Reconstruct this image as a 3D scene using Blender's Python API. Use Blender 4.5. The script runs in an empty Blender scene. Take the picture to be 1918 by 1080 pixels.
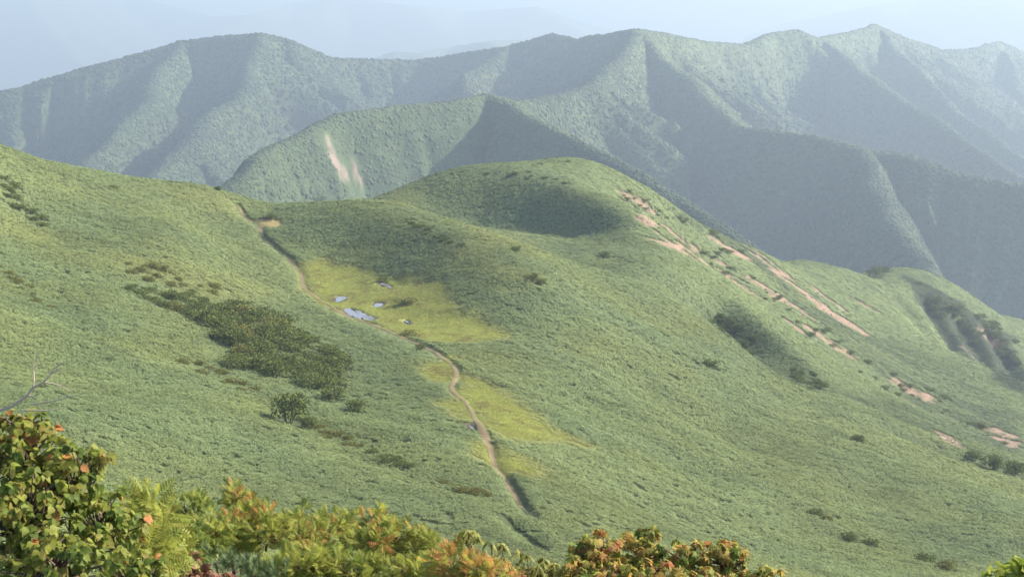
import bpy, math, random
import numpy as np

scene = bpy.context.scene
COL = scene.collection
RNG = np.random.default_rng(11)
random.seed(11)

# ------------------------------------------------------------------ camera
FPX = 2635.0                     # focal length in pixels of the 1918 px wide photograph
PITCH = math.radians(13.24)      # downward tilt
cam_data = bpy.data.cameras.new('camera')
cam = bpy.data.objects.new('camera', cam_data)
COL.objects.link(cam)
cam.location = (0, 0, 0)
cam.rotation_euler = (math.pi / 2 - PITCH, 0, 0)
cam_data.sensor_width = 36.0
cam_data.lens = 36.0 * FPX / 1918.0
cam_data.clip_start = 0.2
cam_data.clip_end = 200000.0
cam_data.dof.use_dof = True
cam_data.dof.focus_distance = 160.0
cam_data.dof.aperture_fstop = 16.0
scene.camera = cam

# ------------------------------------------------------------------ sky, sun, exposure
SUN_AZ, SUN_EL = math.radians(67), math.radians(30)
SUN_DIR = np.array([math.sin(SUN_AZ) * math.cos(SUN_EL), math.cos(SUN_AZ) * math.cos(SUN_EL), math.sin(SUN_EL)])
world = bpy.data.worlds.new('World')
scene.world = world
world.use_nodes = True
wn = world.node_tree
sky = wn.nodes.new('ShaderNodeTexSky')
sky.sky_type = 'NISHITA'
sky.sun_disc = False
sky.sun_elevation = SUN_EL
sky.sun_rotation = SUN_AZ
sky.altitude = 1500
sky.air_density = 1.0
sky.dust_density = 6.0
wn.links.new(sky.outputs[0], wn.nodes['Background'].inputs[0])
wn.nodes['Background'].inputs[1].default_value = 0.12

sun_l = bpy.data.lights.new('sun', 'SUN')
sun_l.energy = 5.0
sun_l.angle = math.radians(0.8)
sun_l.color = (1.0, 0.93, 0.80)
sun = bpy.data.objects.new('sun', sun_l)
COL.objects.link(sun)
from mathutils import Vector, Matrix, Quaternion, Euler
sun.rotation_euler = Vector(SUN_DIR).to_track_quat('Z', 'Y').to_euler()

vs = scene.view_settings
vs.view_transform = 'Standard'
vs.look = 'None'
vs.gamma = 1
vs.use_curve_mapping = False
vs.exposure = 1.3

cy = scene.cycles
cy.max_bounces = 3
cy.diffuse_bounces = 1
cy.glossy_bounces = 2
cy.transmission_bounces = 2
cy.volume_bounces = 0
cy.transparent_max_bounces = 6
cy.use_denoising = True
cy.sample_clamp_indirect = 4

# ------------------------------------------------------------------ numeric helpers
cP, sP = math.cos(PITCH), math.sin(PITCH)

def ray(u, v):
    xc = (np.asarray(u, float) - 959.0) / FPX
    yc = (540.0 - np.asarray(v, float)) / FPX
    return np.stack([xc, cP + yc * sP, -sP + yc * cP], -1)

def at(u, v, Y):
    """the point of the place that lies Y metres ahead on the sight line through a photograph pixel"""
    r = ray(u, v)
    return r * (np.asarray(Y, float) / r[..., 1])[..., None]

def project(P):
    P = np.asarray(P, float)
    d = P[..., 1] * cP - P[..., 2] * sP
    u = 959 + FPX * P[..., 0] / d
    v = 540 - FPX * (P[..., 1] * sP + P[..., 2] * cP) / d
    return u, v, d

def _hash(ix, iy, seed):
    h = (ix * 374761393 + iy * 668265263 + seed * 1442695041) & 0xFFFFFFFF
    h = ((h ^ (h >> 13)) * 1274126177) & 0xFFFFFFFF
    return ((h ^ (h >> 16)) & 0xFFFF) / 65535.0

def noise(x, y, seed=0):
    """smooth value noise, -1..1"""
    x = np.asarray(x, float); y = np.asarray(y, float)
    x, y = 0.866 * x - 0.5 * y + seed * 7.13, 0.5 * x + 0.866 * y - seed * 3.71
    ix = np.floor(x).astype(np.int64); iy = np.floor(y).astype(np.int64)
    fx = x - ix; fy = y - iy
    fx = fx * fx * fx * (fx * (fx * 6 - 15) + 10); fy = fy * fy * fy * (fy * (fy * 6 - 15) + 10)
    a = _hash(ix, iy, seed); b = _hash(ix + 1, iy, seed); c = _hash(ix, iy + 1, seed); d = _hash(ix + 1, iy + 1, seed)
    return 2 * ((a * (1 - fx) + b * fx) * (1 - fy) + (c * (1 - fx) + d * fx) * fy) - 1

def fbm(x, y, seed=0, octv=4, gain=0.5):
    s = 0; a = 1; n = 0
    for k in range(octv):
        s = s + a * noise(x * 2 ** k, y * 2 ** k, seed + k * 17); n += a; a *= gain
    return s / n

def sstep(a, b, x):
    t = np.clip((x - a) / (b - a), 0, 1)
    return t * t * (3 - 2 * t)

def seg_dist(x, y, pts):
    """distance to a polyline, and the running index along it"""
    best = np.full(np.shape(x), 1e18); tt = np.zeros(np.shape(x))
    for i in range(len(pts) - 1):
        ax, ay = pts[i][:2]; bx, by = pts[i + 1][:2]
        dx, dy = bx - ax, by - ay
        t = np.clip(((x - ax) * dx + (y - ay) * dy) / (dx * dx + dy * dy + 1e-9), 0, 1)
        d = (x - ax - t * dx) ** 2 + (y - ay - t * dy) ** 2
        m = d < best
        best = np.where(m, d, best); tt = np.where(m, i + t, tt)
    return np.sqrt(best), tt

def poly_sd(x, y, pts):
    """signed distance to a polygon in plan, negative inside"""
    pts = [tuple(p[:2]) for p in pts]
    d, _ = seg_dist(x, y, pts + pts[:1])
    ins = np.zeros(np.shape(x), bool)
    for i in range(len(pts)):
        ax, ay = pts[i]; bx, by = pts[(i + 1) % len(pts)]
        c = (ay > y) != (by > y)
        ins ^= c & (x < (bx - ax) * (y - ay) / (by - ay + 1e-12) + ax)
    return np.where(ins, -d, d)

# ------------------------------------------------------------------ the near mountainside: heights
CTRL = [  # (pixel u, pixel v, metres ahead)
    # left shoulder and its skyline
    (-260, 170, 300), (0, 278, 330), (100, 310, 342), (200, 338, 355), (300, 350, 368), (400, 357, 378), (450, 371, 382),
    (520, 379, 384), (600, 379, 384), (650, 381, 378), (690, 386, 370),
    (-260, 330, 250), (0, 450, 258), (0, 600, 200), (100, 400, 298), (100, 800, 150), (250, 500, 262), (250, 700, 190),
    (300, 400, 328), (300, 900, 145), (400, 450, 300), (450, 600, 245), (600, 750, 197), (600, 900, 153),
    (-260, 600, 185), (-260, 850, 130),
    # path and marsh
    (460, 400, 366), (500, 445, 345), (560, 500, 322), (600, 560, 296), (700, 600, 276), (700, 560, 296), (720, 530, 312),
    (640, 470, 336), (780, 640, 256), (800, 600, 276), (850, 690, 228), (855, 740, 209), (890, 800, 190), (920, 860, 174),
    (960, 920, 160), (990, 960, 151), (1010, 1020, 139), (960, 1080, 124), (930, 640, 258), (1060, 825, 196),
    # low front crest right of the marsh
    (760, 415, 352), (850, 458, 328), (930, 500, 311), (1000, 540, 297), (1100, 600, 284), (900, 560, 288),
    # right side slope of the front ridge
    (1100, 700, 248), (1100, 800, 211), (1100, 950, 162), (1100, 520, 356), (1200, 600, 305), (1300, 700, 275), (1300, 600, 318), (1300, 800, 240), (1300, 1000, 172),
    (1500, 1000, 186), (1500, 800, 264), (1500, 730, 300), (1700, 1000, 198), (1700, 900, 238), (1700, 810, 285),
    (1900, 1000, 208), (1900, 910, 258), (2150, 1050, 215), (1400, 670, 318), (1250, 560, 345), (1500, 1080, 160), (1800, 1080, 175),
    # saddle behind the crest
    (800, 430, 462), (1000, 440, 468), (1000, 470, 438), (1000, 500, 398), (1100, 470, 432), (1160, 485, 412),
    # far knoll: foot, then brow, then top
    (700, 389, 505), (760, 412, 500), (830, 417, 500), (900, 420, 500), (960, 424, 496), (1020, 430, 488), (1080, 435, 478), (1130, 437, 470), (1170, 463, 440), (1220, 481, 425), (1260, 510, 405), (1285, 540, 392),
    (760, 364, 516), (830, 342, 520), (900, 325, 524), (960, 330, 520), (1020, 334, 516), (1060, 346, 508), (1100, 372, 492), (1135, 402, 476), (1180, 436, 452), (1235, 474, 432), (1270, 505, 414), (1297, 535, 400),
    (990, 310, 548), (1040, 300, 560), (1100, 303, 568), (1200, 345, 580),
    (1280, 398, 596), (1350, 441, 612), (1430, 477, 640), (1500, 488, 715), (1560, 497, 740), (1625, 522, 750), (1690, 505, 795),
    (1760, 533, 812), (1800, 553, 822), (1870, 600, 835), (1930, 607, 850),
    # scarred slope behind
    (1200, 420, 520), (1300, 480, 535), (1400, 560, 480), (1500, 600, 490), (1600, 600, 570), (1600, 700, 455), (1750, 700, 520),
    (1750, 790, 400), (1925, 700, 600), (1925, 860, 410), (1800, 620, 690), (1640, 560, 670), (1500, 530, 610), (2150, 900, 400), (2150, 760, 560),
    # ravine: its bed, then the crest of its shaded bank
    (1310, 590, 392), (1350, 625, 385), (1390, 650, 378), (1440, 685, 368), (1490, 715, 358), (1550, 738, 352),
    (1325, 560, 406), (1370, 582, 402), (1415, 610, 394), (1455, 645, 385), (1510, 685, 374), (1560, 722, 363),
]
CP = np.array([at(u, v, Y) for u, v, Y in CTRL])
EXTRA = [  # foreground under the camera and ground hidden behind the crests: x, y, z
    (0, -25, 5), (-25, -15, 6), (25, -15, -2), (0, 0, -1.7), (-3, 4.5, -3.4), (3, 5, -4.1), (-5, 9, -5.3), (4, 10, -6.4), (0, 14, -8.2), (-10, 20, -9), (12, 22, -15),
    (0, 30, -16.5), (-25, 45, -20), (25, 45, -29), (0, 60, -30.5), (-30, 85, -34), (30, 85, -49), (0, 95, -47), (60, 60, -48), (-60, 60, -20),
    (-190, 420, -70), (-150, 440, -86), (-90, 450, -98), (-40, 450, -95), (-190, 560, -150), (-100, 560, -150), (-250, 700, -260), (0, 680, -170), (-60, 580, -125), (60, 690, -165), (130, 800, -215),
    (215, 890, -245), (-100, 800, -290), (100, 920, -310), (250, 990, -320), (330, 970, -305), (360, 800, -270), (420, 950, -360), (300, 620, -215), (330, 420, -215),
    (-300, 1000, -430), (0, 1050, -440), (300, 1100, -450), (500, 700, -310), (500, 1000, -420), (230, 240, -150), (160, 120, -100), (-300, 300, 10), (-330, 500, -90), (-160, 120, 8),
]
CP = np.vstack([CP, np.array(EXTRA, float)])

def tps_fit(P, lam):
    n = len(P); s = 100.0
    X = P[:, :2] / s
    d2 = ((X[:, None] - X[None]) ** 2).sum(-1)
    K = 0.5 * d2 * np.log(d2 + 1e-12)
    K[np.arange(n), np.arange(n)] = lam
    A = np.zeros((n + 3, n + 3)); A[:n, :n] = K; A[:n, n] = 1; A[:n, n + 1:] = X; A[n, :n] = 1; A[n + 1:, :n] = X.T
    b = np.zeros(n + 3); b[:n] = P[:, 2]
    w = np.linalg.solve(A, b)
    return X, w, s
TX, TW, TS = tps_fit(CP, 0.001)

def tps_height(x, y):
    x = np.asarray(x, float); y = np.asarray(y, float)
    sh = x.shape; x = x.ravel() / TS; y = y.ravel() / TS
    out = np.empty(len(x)); n = len(TX)
    for i in range(0, len(x), 60000):
        xs, ys = x[i:i + 60000], y[i:i + 60000]
        d2 = (xs[:, None] - TX[None, :, 0]) ** 2 + (ys[:, None] - TX[None, :, 1]) ** 2
        out[i:i + 60000] = (0.5 * d2 * np.log(d2 + 1e-12)) @ TW[:n] + TW[n] + TW[n + 1] * xs + TW[n + 2] * ys
    return out.reshape(sh)

BG = 2.0; BX0, BY0 = -640.0, -40.0
_bx = np.arange(BX0, 641, BG); _by = np.arange(BY0, 1301, BG)
BASE = tps_height(*np.meshgrid(_bx, _by))

def base_height(x, y):
    i = np.clip((np.asarray(x, float) - BX0) / BG, 0, BASE.shape[1] - 1.001); j = np.clip((np.asarray(y, float) - BY0) / BG, 0, BASE.shape[0] - 1.001)
    a = i.astype(int); b = j.astype(int); fi = i - a; fj = j - b
    return (BASE[b, a] * (1 - fi) + BASE[b, a + 1] * fi) * (1 - fj) + (BASE[b + 1, a] * (1 - fi) + BASE[b + 1, a + 1] * fi) * fj

FEATURES = []   # (world polyline, depth of the dip or height of the crest, half width)
PONDS_W = []    # (world polygon, water level)

def height(x, y):
    h = base_height(x, y)
    for pts, amp, wid in FEATURES:
        xs = [p[0] for p in pts]; ys = [p[1] for p in pts]
        R = wid * 3
        m = (x > min(xs) - R) & (x < max(xs) + R) & (y > min(ys) - R) & (y < max(ys) + R)
        if m.any():
            d, t = seg_dist(x[m], y[m], pts)
            n = len(pts) - 1
            taper = sstep(-0.02, 0.25, t / n + 0.001) * sstep(-0.02, 0.25, 1.001 - t / n)
            h[m] += amp * taper * np.exp(-(d / wid) ** 2)
    far = sstep(60, 160, y)
    h = h + far * (1.5 * fbm(x / 38, y / 38, 3, 3) + 0.32 * fbm((x * 0.5 + y * 0.87) / 5.0, (x * 0.87 - y * 0.5) / 16.0, 9, 2))
    big = sstep(330, 620, y) * sstep(40, 110, x)
    h = h + big * (2.4 * fbm((x * 0.45 + y * 0.9) / 26.0, (x * 0.9 - y * 0.45) / 90.0, 21, 3))
    for pts, z0 in PONDS_W:
        cx = np.mean([p[0] for p in pts]); cyy = np.mean([p[1] for p in pts])
        m = (np.abs(x - cx) < 22) & (np.abs(y - cyy) < 22)
        if m.any():
            s = poly_sd(x[m], y[m], pts)
            hh = h[m]
            k = 1 - sstep(0.5, 5.0, s)
            hh = hh * (1 - k) + (z0 + 0.07 + 0.05 * np.clip(s, 0, 5)) * k
            hh = np.where(s < 0.35, z0 + 0.07 - 0.5 * sstep(0.35, -0.25, s), hh)
            h[m] = hh
    return h

def cast(u, v, y0=100.0, y1=1250.0, n=700):
    """where the sight line through a pixel meets the near mountainside"""
    u = np.atleast_1d(np.asarray(u, float)); v = np.atleast_1d(np.asarray(v, float))
    Y = y0 * (y1 / y0) ** np.linspace(0, 1, n)
    r = ray(u, v); r = r / r[:, 1:2]
    X = r[:, 0:1] * Y; Z = r[:, 2:3] * Y; YY = np.broadcast_to(Y, X.shape)
    H = height(X.ravel().copy(), YY.ravel().copy()).reshape(X.shape)
    below = Z < H
    k = np.where(below.any(1), below.argmax(1), n - 1); k = np.clip(k, 1, n - 1)
    i = np.arange(len(u))
    a = Z[i, k - 1] - H[i, k - 1]; b = H[i, k] - Z[i, k]
    t = np.clip(a / (a + b + 1e-9), 0, 1)
    y = Y[k - 1] * (1 - t) + Y[k] * t
    return np.stack([r[:, 0] * y, y, r[:, 2] * y], 1)

def castp(px, **k):
    return cast([p[0] for p in px], [p[1] for p in px], **k)

def feature(px, amp, wid):
    FEATURES.append((castp(px), amp, wid))
# ------------------------------------------------------------------ mesh and material helpers
def mesh_np(name, V, F, mats=(), smooth=True):
    me = bpy.data.meshes.new(name)
    V = np.asarray(V, np.float32); F = np.asarray(F, np.int32)
    nv, nf, k = len(V), len(F), F.shape[1]
    me.vertices.add(nv); me.vertices.foreach_set('co', V.ravel())
    me.loops.add(nf * k); me.loops.foreach_set('vertex_index', F.ravel())
    me.polygons.add(nf)
    me.polygons.foreach_set('loop_start', np.arange(0, nf * k, k, dtype=np.int32))
    me.polygons.foreach_set('loop_total', np.full(nf, k, np.int32))
    me.polygons.foreach_set('use_smooth', np.full(nf, smooth))
    me.update(calc_edges=True)
    for m in mats: me.materials.append(m)
    return me

def link(name, data, parent=None, **props):
    o = bpy.data.objects.new(name, data)
    COL.objects.link(o)
    if parent is not None: o.parent = parent
    for k, v in props.items(): o[k] = v
    return o

def grid_faces(nr, nc):
    i = np.arange(nr * nc).reshape(nr, nc)
    return np.stack([i[:-1, :-1], i[:-1, 1:], i[1:, 1:], i[1:, :-1]], -1).reshape(-1, 4)

def color_attr(me, name, C):
    a = me.attributes.new(name, 'FLOAT_COLOR', 'POINT')
    C = np.asarray(C, np.float32)
    if C.shape[1] == 3: C = np.hstack([C, np.ones((len(C), 1), np.float32)])
    a.data.foreach_set('color', C.ravel())

def float_attr(me, name, A):
    a = me.attributes.new(name, 'FLOAT', 'POINT')
    a.data.foreach_set('value', np.asarray(A, np.float32).ravel())

def new_mat(name):
    m = bpy.data.materials.new(name); m.use_nodes = True
    nt = m.node_tree; nt.nodes.clear()
    out = nt.nodes.new('ShaderNodeOutputMaterial')
    return m, nt, out

def ground_mat(name, attr, scale, amount=0.35, bump=0.0, rough=0.9):
    """colour carried by the ground itself, broken up by procedural noise"""
    m, nt, out = new_mat(name)
    N = nt.nodes; L = nt.links
    b = N.new('ShaderNodeBsdfPrincipled'); b.inputs['Roughness'].default_value = rough
    b.inputs['Specular IOR Level'].default_value = 0.15
    a = N.new('ShaderNodeAttribute'); a.attribute_name = attr
    g = N.new('ShaderNodeNewGeometry')
    n1 = N.new('ShaderNodeTexNoise'); n1.inputs['Scale'].default_value = scale; n1.inputs['Detail'].default_value = 6; n1.inputs['Roughness'].default_value = 0.65
    L.new(g.outputs['Position'], n1.inputs['Vector'])
    mr = N.new('ShaderNodeMapRange'); mr.inputs[1].default_value = 0.25; mr.inputs[2].default_value = 0.75
    mr.inputs[3].default_value = 1 - amount; mr.inputs[4].default_value = 1 + amount
    L.new(n1.outputs[0], mr.inputs[0])
    mx = N.new('ShaderNodeVectorMath'); mx.operation = 'SCALE'
    L.new(a.outputs['Color'], mx.inputs[0]); L.new(mr.outputs[0], mx.inputs['Scale'])
    L.new(mx.outputs[0], b.inputs['Base Color'])
    if bump:
        bp = N.new('ShaderNodeBump'); bp.inputs['Distance'].default_value = bump; bp.inputs['Strength'].default_value = 0.8
        L.new(n1.outputs[0], bp.inputs['Height']); L.new(bp.outputs[0], b.inputs['Normal'])
    L.new(b.outputs[0], out.inputs[0])
    return m

# ------------------------------------------------------------------ dips and crests of the near mountainside
feature([(1290, 560), (1340, 600), (1390, 640), (1450, 690), (1520, 728), (1600, 765)], -2.5, 7)      # ravine
feature([(1330, 545), (1390, 585), (1450, 640), (1510, 690), (1560, 728)], 2.0, 6)
feature([(1640, 780), (1720, 815), (1800, 850), (1890, 895)], -4.0, 9)
feature([(690, 384), (760, 414), (850, 457), (930, 498), (1000, 538), (1090, 592)], 2.2, 17)
feature([(330, 385), (400, 415), (470, 480), (520, 530)], -1.6, 12)
feature([(430, 470), (500, 540), (540, 590)], -1.6, 10)
feature([(1120, 480), (1150, 485), (1180, 495)], -1.8, 7)
feature([(1060, 640), (1180, 720), (1330, 800), (1480, 870)], -1.7, 13)
feature([(1000, 690), (1120, 770), (1260, 850), (1400, 920)], -1.4, 10)
feature([(1010, 655), (1130, 730), (1280, 820), (1420, 890)], 1.3, 9)
feature([(1560, 880), (1700, 930), (1850, 985)], -1.4, 12)
feature([(0, 370), (60, 420), (120, 470)], -1.5, 8)
feature([(0, 510), (90, 580), (180, 640)], -1.0, 7)
feature([(350, 690), (480, 745), (640, 830), (760, 880), (900, 935)], -0.8, 5)
feature([(1725, 537), (1770, 605), (1820, 675)], -8, 7)
feature([(1785, 570), (1830, 635), (1880, 700)], -8, 7)
feature([(1850, 612), (1885, 662), (1918, 715)], -8, 6)
feature([(1650, 535), (1700, 580), (1760, 650)], -3, 6)

# ponds: outlines in the marsh
POND_PX = [
    [(639, 579), (653, 577.5), (668, 582), (678, 587), (693, 592.5), (708, 598), (702, 600), (687, 596), (668, 592), (653, 587.5)],
    [(628, 564), (629, 557), (638, 554), (655, 556), (645, 560), (634, 565.5)],
    [(699, 575), (702, 568), (710, 565.5), (721, 566), (717, 571), (708, 576.5)],
    [(707, 528), (717, 528.5), (732, 533.5), (733, 538), (726, 537.5), (714, 534)],
    [(873, 794), (881, 795), (890, 801), (894, 806), (888, 806), (880, 800)],
    [(742, 598), (758, 597.5), (772, 603), (776, 609), (770, 607), (757, 600.5)],
]
def natural_outline(P, seed):
    """an outline rounded off and made ragged, as a water's edge is"""
    r = np.random.default_rng(seed)
    for k in range(2):
        Q = np.roll(P, -1, 0); P = np.stack([.75 * P + .25 * Q, .25 * P + .75 * Q], 1).reshape(-1, 3)
    s = np.linalg.norm(P[:, :2].max(0) - P[:, :2].min(0))
    P[:, :2] += r.normal(0, .018 * s, (len(P), 2))
    return P
polys = [natural_outline(castp(p), i) for i, p in enumerate(POND_PX)]
for q, p in enumerate(polys):
    c = p[:, :2].mean(0); p[:, :2] = c + (p[:, :2] - c) * (.88 if q < 4 else .5)
    PONDS_W.append((p, float(np.median(p[:, 2]) - 0.05)))

PATH_PX = [(446, 384), (452, 395), (462, 407), (478, 416), (491, 428), (490, 440), (502, 451), (520, 465), (540, 480), (556, 497), (567, 514), (566, 530),
           (576, 545), (600, 562), (620, 575), (645, 589), (680, 602), (715, 615), (745, 628), (775, 641), (800, 652), (825, 667), (845, 682), (856, 698),
           (852, 712), (843, 725), (850, 738), (872, 751), (882, 768), (893, 788), (904, 808), (916, 828), (923, 848), (925, 862), (937, 876), (951, 895),
           (963, 915), (974, 935), (986, 955), (994, 968)]
TRENCH_PX = [(938, 966), (955, 978), (972, 990), (990, 1003), (1008, 1018), (1020, 1030)]
path_w = castp(PATH_PX); trench_w = castp(TRENCH_PX)
FEATURES.append((path_w[:14], -0.6, 1.2)); FEATURES.append((path_w[30:], -0.8, 1.1)); FEATURES.append((trench_w, -0.7, 1.3))

# ------------------------------------------------------------------ mountain ranges beyond
def ridge(px):
    return np.array([at(u, v, Y) for u, v, Y in px])
RIDGES = [ridge(p) for p in [
    [(-420, 265, 2450), (-250, 235, 2550), (0, 170, 2700), (110, 140, 2750), (230, 105, 2800), (330, 78, 2850), (420, 67, 2850), (500, 63, 2850), (545, 72, 2880), (625, 108, 2950),
     (690, 111, 3000), (790, 113, 3050), (850, 105, 3050), (960, 86, 2950), (1040, 65, 2850), (1080, 76, 2700), (1190, 54, 2450)],
    [(1190, 54, 2450), (1260, 66, 2620), (1330, 78, 2780), (1385, 84, 2900), (1430, 66, 2980), (1490, 55, 3080), (1535, 72, 3150), (1580, 62, 3350), (1635, 45, 3550), (1690, 68, 3750),
     (1760, 95, 3950), (1810, 93, 4100), (1875, 78, 4300), (1930, 100, 4500), (2100, 130, 4700)],
    [(1190, 54, 2450), (1165, 110, 2250), (1110, 158, 2050), (1050, 181, 1900), (1000, 189, 1780), (955, 192, 1670), (930, 183, 1600), (895, 174, 1560), (830, 190, 1510), (740, 197, 1470),
     (660, 212, 1420), (610, 238, 1375), (560, 265, 1330), (470, 300, 1270), (390, 348, 1220), (330, 400, 1180)],
    [(895, 174, 1560), (940, 190, 1530), (1000, 222, 1460), (1080, 272, 1390), (1180, 325, 1310), (1300, 385, 1240), (1430, 470, 1160), (1500, 525, 1110)],
    [(1190, 54, 2450), (1240, 105, 2330), (1300, 155, 2200), (1350, 198, 2080), (1390, 235, 1980), (1450, 243, 1930), (1530, 255, 1880), (1610, 280, 1830), (1700, 292, 1800),
     (1800, 328, 1760), (1918, 347, 1730), (2100, 400, 1700)],
    [(1600, 277, 1830), (1625, 340, 1690), (1680, 420, 1560), (1760, 520, 1430), (1885, 605, 1340)],
    [(1536, 73, 3150), (1600, 115, 2950), (1680, 180, 2720), (1780, 245, 2520), (1880, 310, 2330), (1990, 370, 2200)],
    [(1635, 45, 3550), (1690, 105, 3350), (1745, 165, 3150), (1830, 235, 2950), (1920, 300, 2780)],
    [(1875, 78, 4300), (1905, 160, 4000), (1960, 260, 3600)],
    [(330, 78, 2850), (285, 130, 2680), (272, 190, 2480), (205, 265, 2280), (130, 340, 2080)],
    [(500, 63, 2850), (475, 120, 2650), (440, 185, 2440), (340, 270, 2200), (260, 350, 2020)],
    [(960, 86, 2950), (900, 130, 2700), (860, 160, 2500)],
]]

def mountain(x, y, ridges, depth=520.0, slope=0.80, gully=1.0, floor=-640.0, seed=5, wl=170.0):
    x0, y0 = x, y
    x = x0 + 24 * fbm(x0 / 170, y0 / 170, seed + 1, 3); y = y0 + 24 * fbm(x0 / 170, y0 / 170, seed + 2, 3)
    h = np.full(x.shape, -1e9); dd = np.zeros(x.shape); tt = np.zeros(x.shape)
    for k, R in enumerate(ridges):
        run = 0.0
        for i in range(len(R) - 1):
            ax, ay, az = R[i]; bx, by, bz = R[i + 1]
            dx, dy = bx - ax, by - ay; ln = math.hypot(dx, dy)
            t = np.clip(((x - ax) * dx + (y - ay) * dy) / (ln * ln), 0, 1)
            d = np.hypot(x - ax - t * dx, y - ay - t * dy)
            z = az + (bz - az) * t
            e = np.sqrt(d * d + 14 ** 2) - 14
            c = z - depth * (1 - np.exp(-slope * e / depth))
            m = c > h
            h = np.where(m, c, h); dd = np.where(m, d, dd); tt = np.where(m, run + t * ln + k * 977.0, tt)
            run += ln
    w = 60 * fbm(x / 190, y / 190, seed + 3, 4)
    big = .55 + .6 * (0.5 + 0.5 * fbm(x / 330, y / 330, seed + 9, 2))
    g1 = np.abs(noise((tt + w) / wl, dd / 1400.0 + 0.3, seed + 4))
    g2 = np.abs(noise((tt + 0.6 * w) / (wl * 0.36), dd / 700.0, seed + 8))
    g3 = np.abs(noise((tt + 0.4 * w) / (wl * 0.15), dd / 350.0, seed + 12))
    ramp = sstep(4, 105, dd)
    h = h - gully * big * ramp * (80 * np.clip(1 - 1.7 * g1, 0, 1) + 62 * np.clip(1 - 1.7 * g2, 0, 1)) - gully * sstep(3, 60, dd) * 13.0 * np.clip(1 - 1.5 * g3, 0, 1)
    h = h + ramp * 30 * fbm(x / 210, y / 210, seed + 6, 5)
    h = np.maximum(h, floor + 30 * fbm(x / 500, y / 500, seed + 7, 3))
    return h, dd
# ------------------------------------------------------------------ what grows where on the near mountainside
def rgb(r, g, b): return np.array([r, g, b], float)
MARSH_PX = [
    [(566, 492), (610, 486), (650, 500), (700, 519), (770, 517), (815, 545), (860, 580), (915, 605), (958, 628), (915, 640), (850, 643), (790, 640), (745, 622), (700, 604), (640, 582), (598, 556), (572, 535)],
    [(788, 702), (815, 680), (840, 668), (856, 690), (852, 712), (836, 727), (806, 716)],
    [(862, 706), (900, 716), (935, 735), (965, 758), (1000, 783), (1040, 808), (1088, 832), (1035, 833), (985, 828), (945, 815), (910, 793), (885, 765), (862, 740)],
    [(930, 846), (960, 855), (985, 866), (1010, 879), (975, 881), (945, 876), (932, 862)],
    [(820, 760), (848, 752), (868, 762), (880, 785), (862, 786)],
    [(905, 842), (925, 846), (930, 868), (915, 862)],
]
SAND_PX = [[(484, 412), (505, 409), (527, 413), (529, 424), (505, 427), (490, 426)]]
OLIVE_PX = [  # yellower, drier patches inside the bamboo grass
    [(215, 480), (270, 485), (330, 505), (400, 520), (470, 545), (440, 570), (380, 560), (300, 530), (240, 510)],
    [(640, 470), (690, 468), (712, 482), (670, 494), (640, 490)],
    [(850, 425), (940, 430), (1010, 455), (990, 470), (910, 462), (860, 445)],
    [(750, 300), (800, 400), (700, 395)],
    [(700, 395), (760, 412), (850, 455), (930, 495), (985, 535), (960, 540), (880, 490), (800, 450), (730, 420)],
    [(300, 345), (440, 372), (480, 420), (420, 410), (330, 370)],
    [(1010, 345), (1070, 355), (1090, 375), (1040, 400), (1010, 395)], [(900, 345), (950, 350), (945, 385), (910, 380)],
    [(740, 540), (960, 640), (780, 640)],
    [(0, 400), (90, 440), (130, 480), (60, 450)],
]
SCARS = [([(1165, 362), (1200, 380), (1225, 398)], 1.6), ([(1285, 397), (1310, 415)], 3.2), ([(1212, 412), (1260, 440), (1300, 465)], 2.2),
         ([(1255, 462), (1310, 490), (1360, 515), (1402, 545)], 3.6), ([(1335, 448), (1370, 470), (1400, 485)], 2.4),
         ([(1393, 458), (1430, 490), (1460, 515), (1500, 545), (1545, 580), (1598, 608)], 4.2), ([(1415, 530), (1460, 555), (1512, 592)], 3.0),
         ([(1525, 620), (1578, 656)], 2.8), ([(1478, 606), (1490, 614)], 2.0), ([(1690, 724), (1722, 742)], 3.4), ([(1764, 814), (1786, 836)], 3.0),
         ([(1878, 812), (1908, 842)], 3.0), ([(1780, 645), (1825, 672)], 2.2), ([(1600, 560), (1640, 582)], 1.6), ([(1840, 620), (1862, 650)], 3.0)]
SCRUB_PX = [  # darker scrub on the scarred slope and the craggy spur
    [(1270, 420), (1330, 440), (1420, 500), (1470, 560), (1560, 640), (1640, 690), (1760, 790), (1918, 880), (1918, 780), (1800, 700), (1700, 640), (1600, 620), (1500, 560), (1420, 470), (1330, 420)],
    [(1300, 570), (1360, 590), (1420, 620), (1470, 670), (1540, 715), (1560, 735), (1500, 728), (1420, 690), (1360, 645), (1320, 610)],
    [(1690, 518), (1760, 545), (1796, 566), (1850, 612), (1903, 632), (1925, 745), (1860, 712), (1800, 662), (1740, 600)],
    [(1560, 740), (1660, 780), (1780, 830), (1918, 895), (1918, 850), (1780, 800), (1640, 750)],
]
MARSH_W = [castp(p) for p in MARSH_PX]; SAND_W = [castp(p) for p in SAND_PX]; OLIVE_W = [castp(p) for p in OLIVE_PX]
_r = np.random.default_rng(77)
for px, w in list(SCARS[:8]):
    for k in range(3):
        dx, dy = _r.uniform(-26, 30), _r.uniform(-16, 18); a, b = sorted(_r.uniform(-.1, 1.1, 2))
        p0, p1 = np.array(px[0], float), np.array(px[-1], float)
        SCARS.append(([tuple(p0 + (p1 - p0) * a + [dx, dy]), tuple(p0 + (p1 - p0) * (b + .15) + [dx, dy])], w * _r.uniform(.22, .42)))
SCAR_W = [(castp(p), w) for p, w in SCARS]; SCRUB_W = [castp(p) for p in SCRUB_PX]

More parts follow.
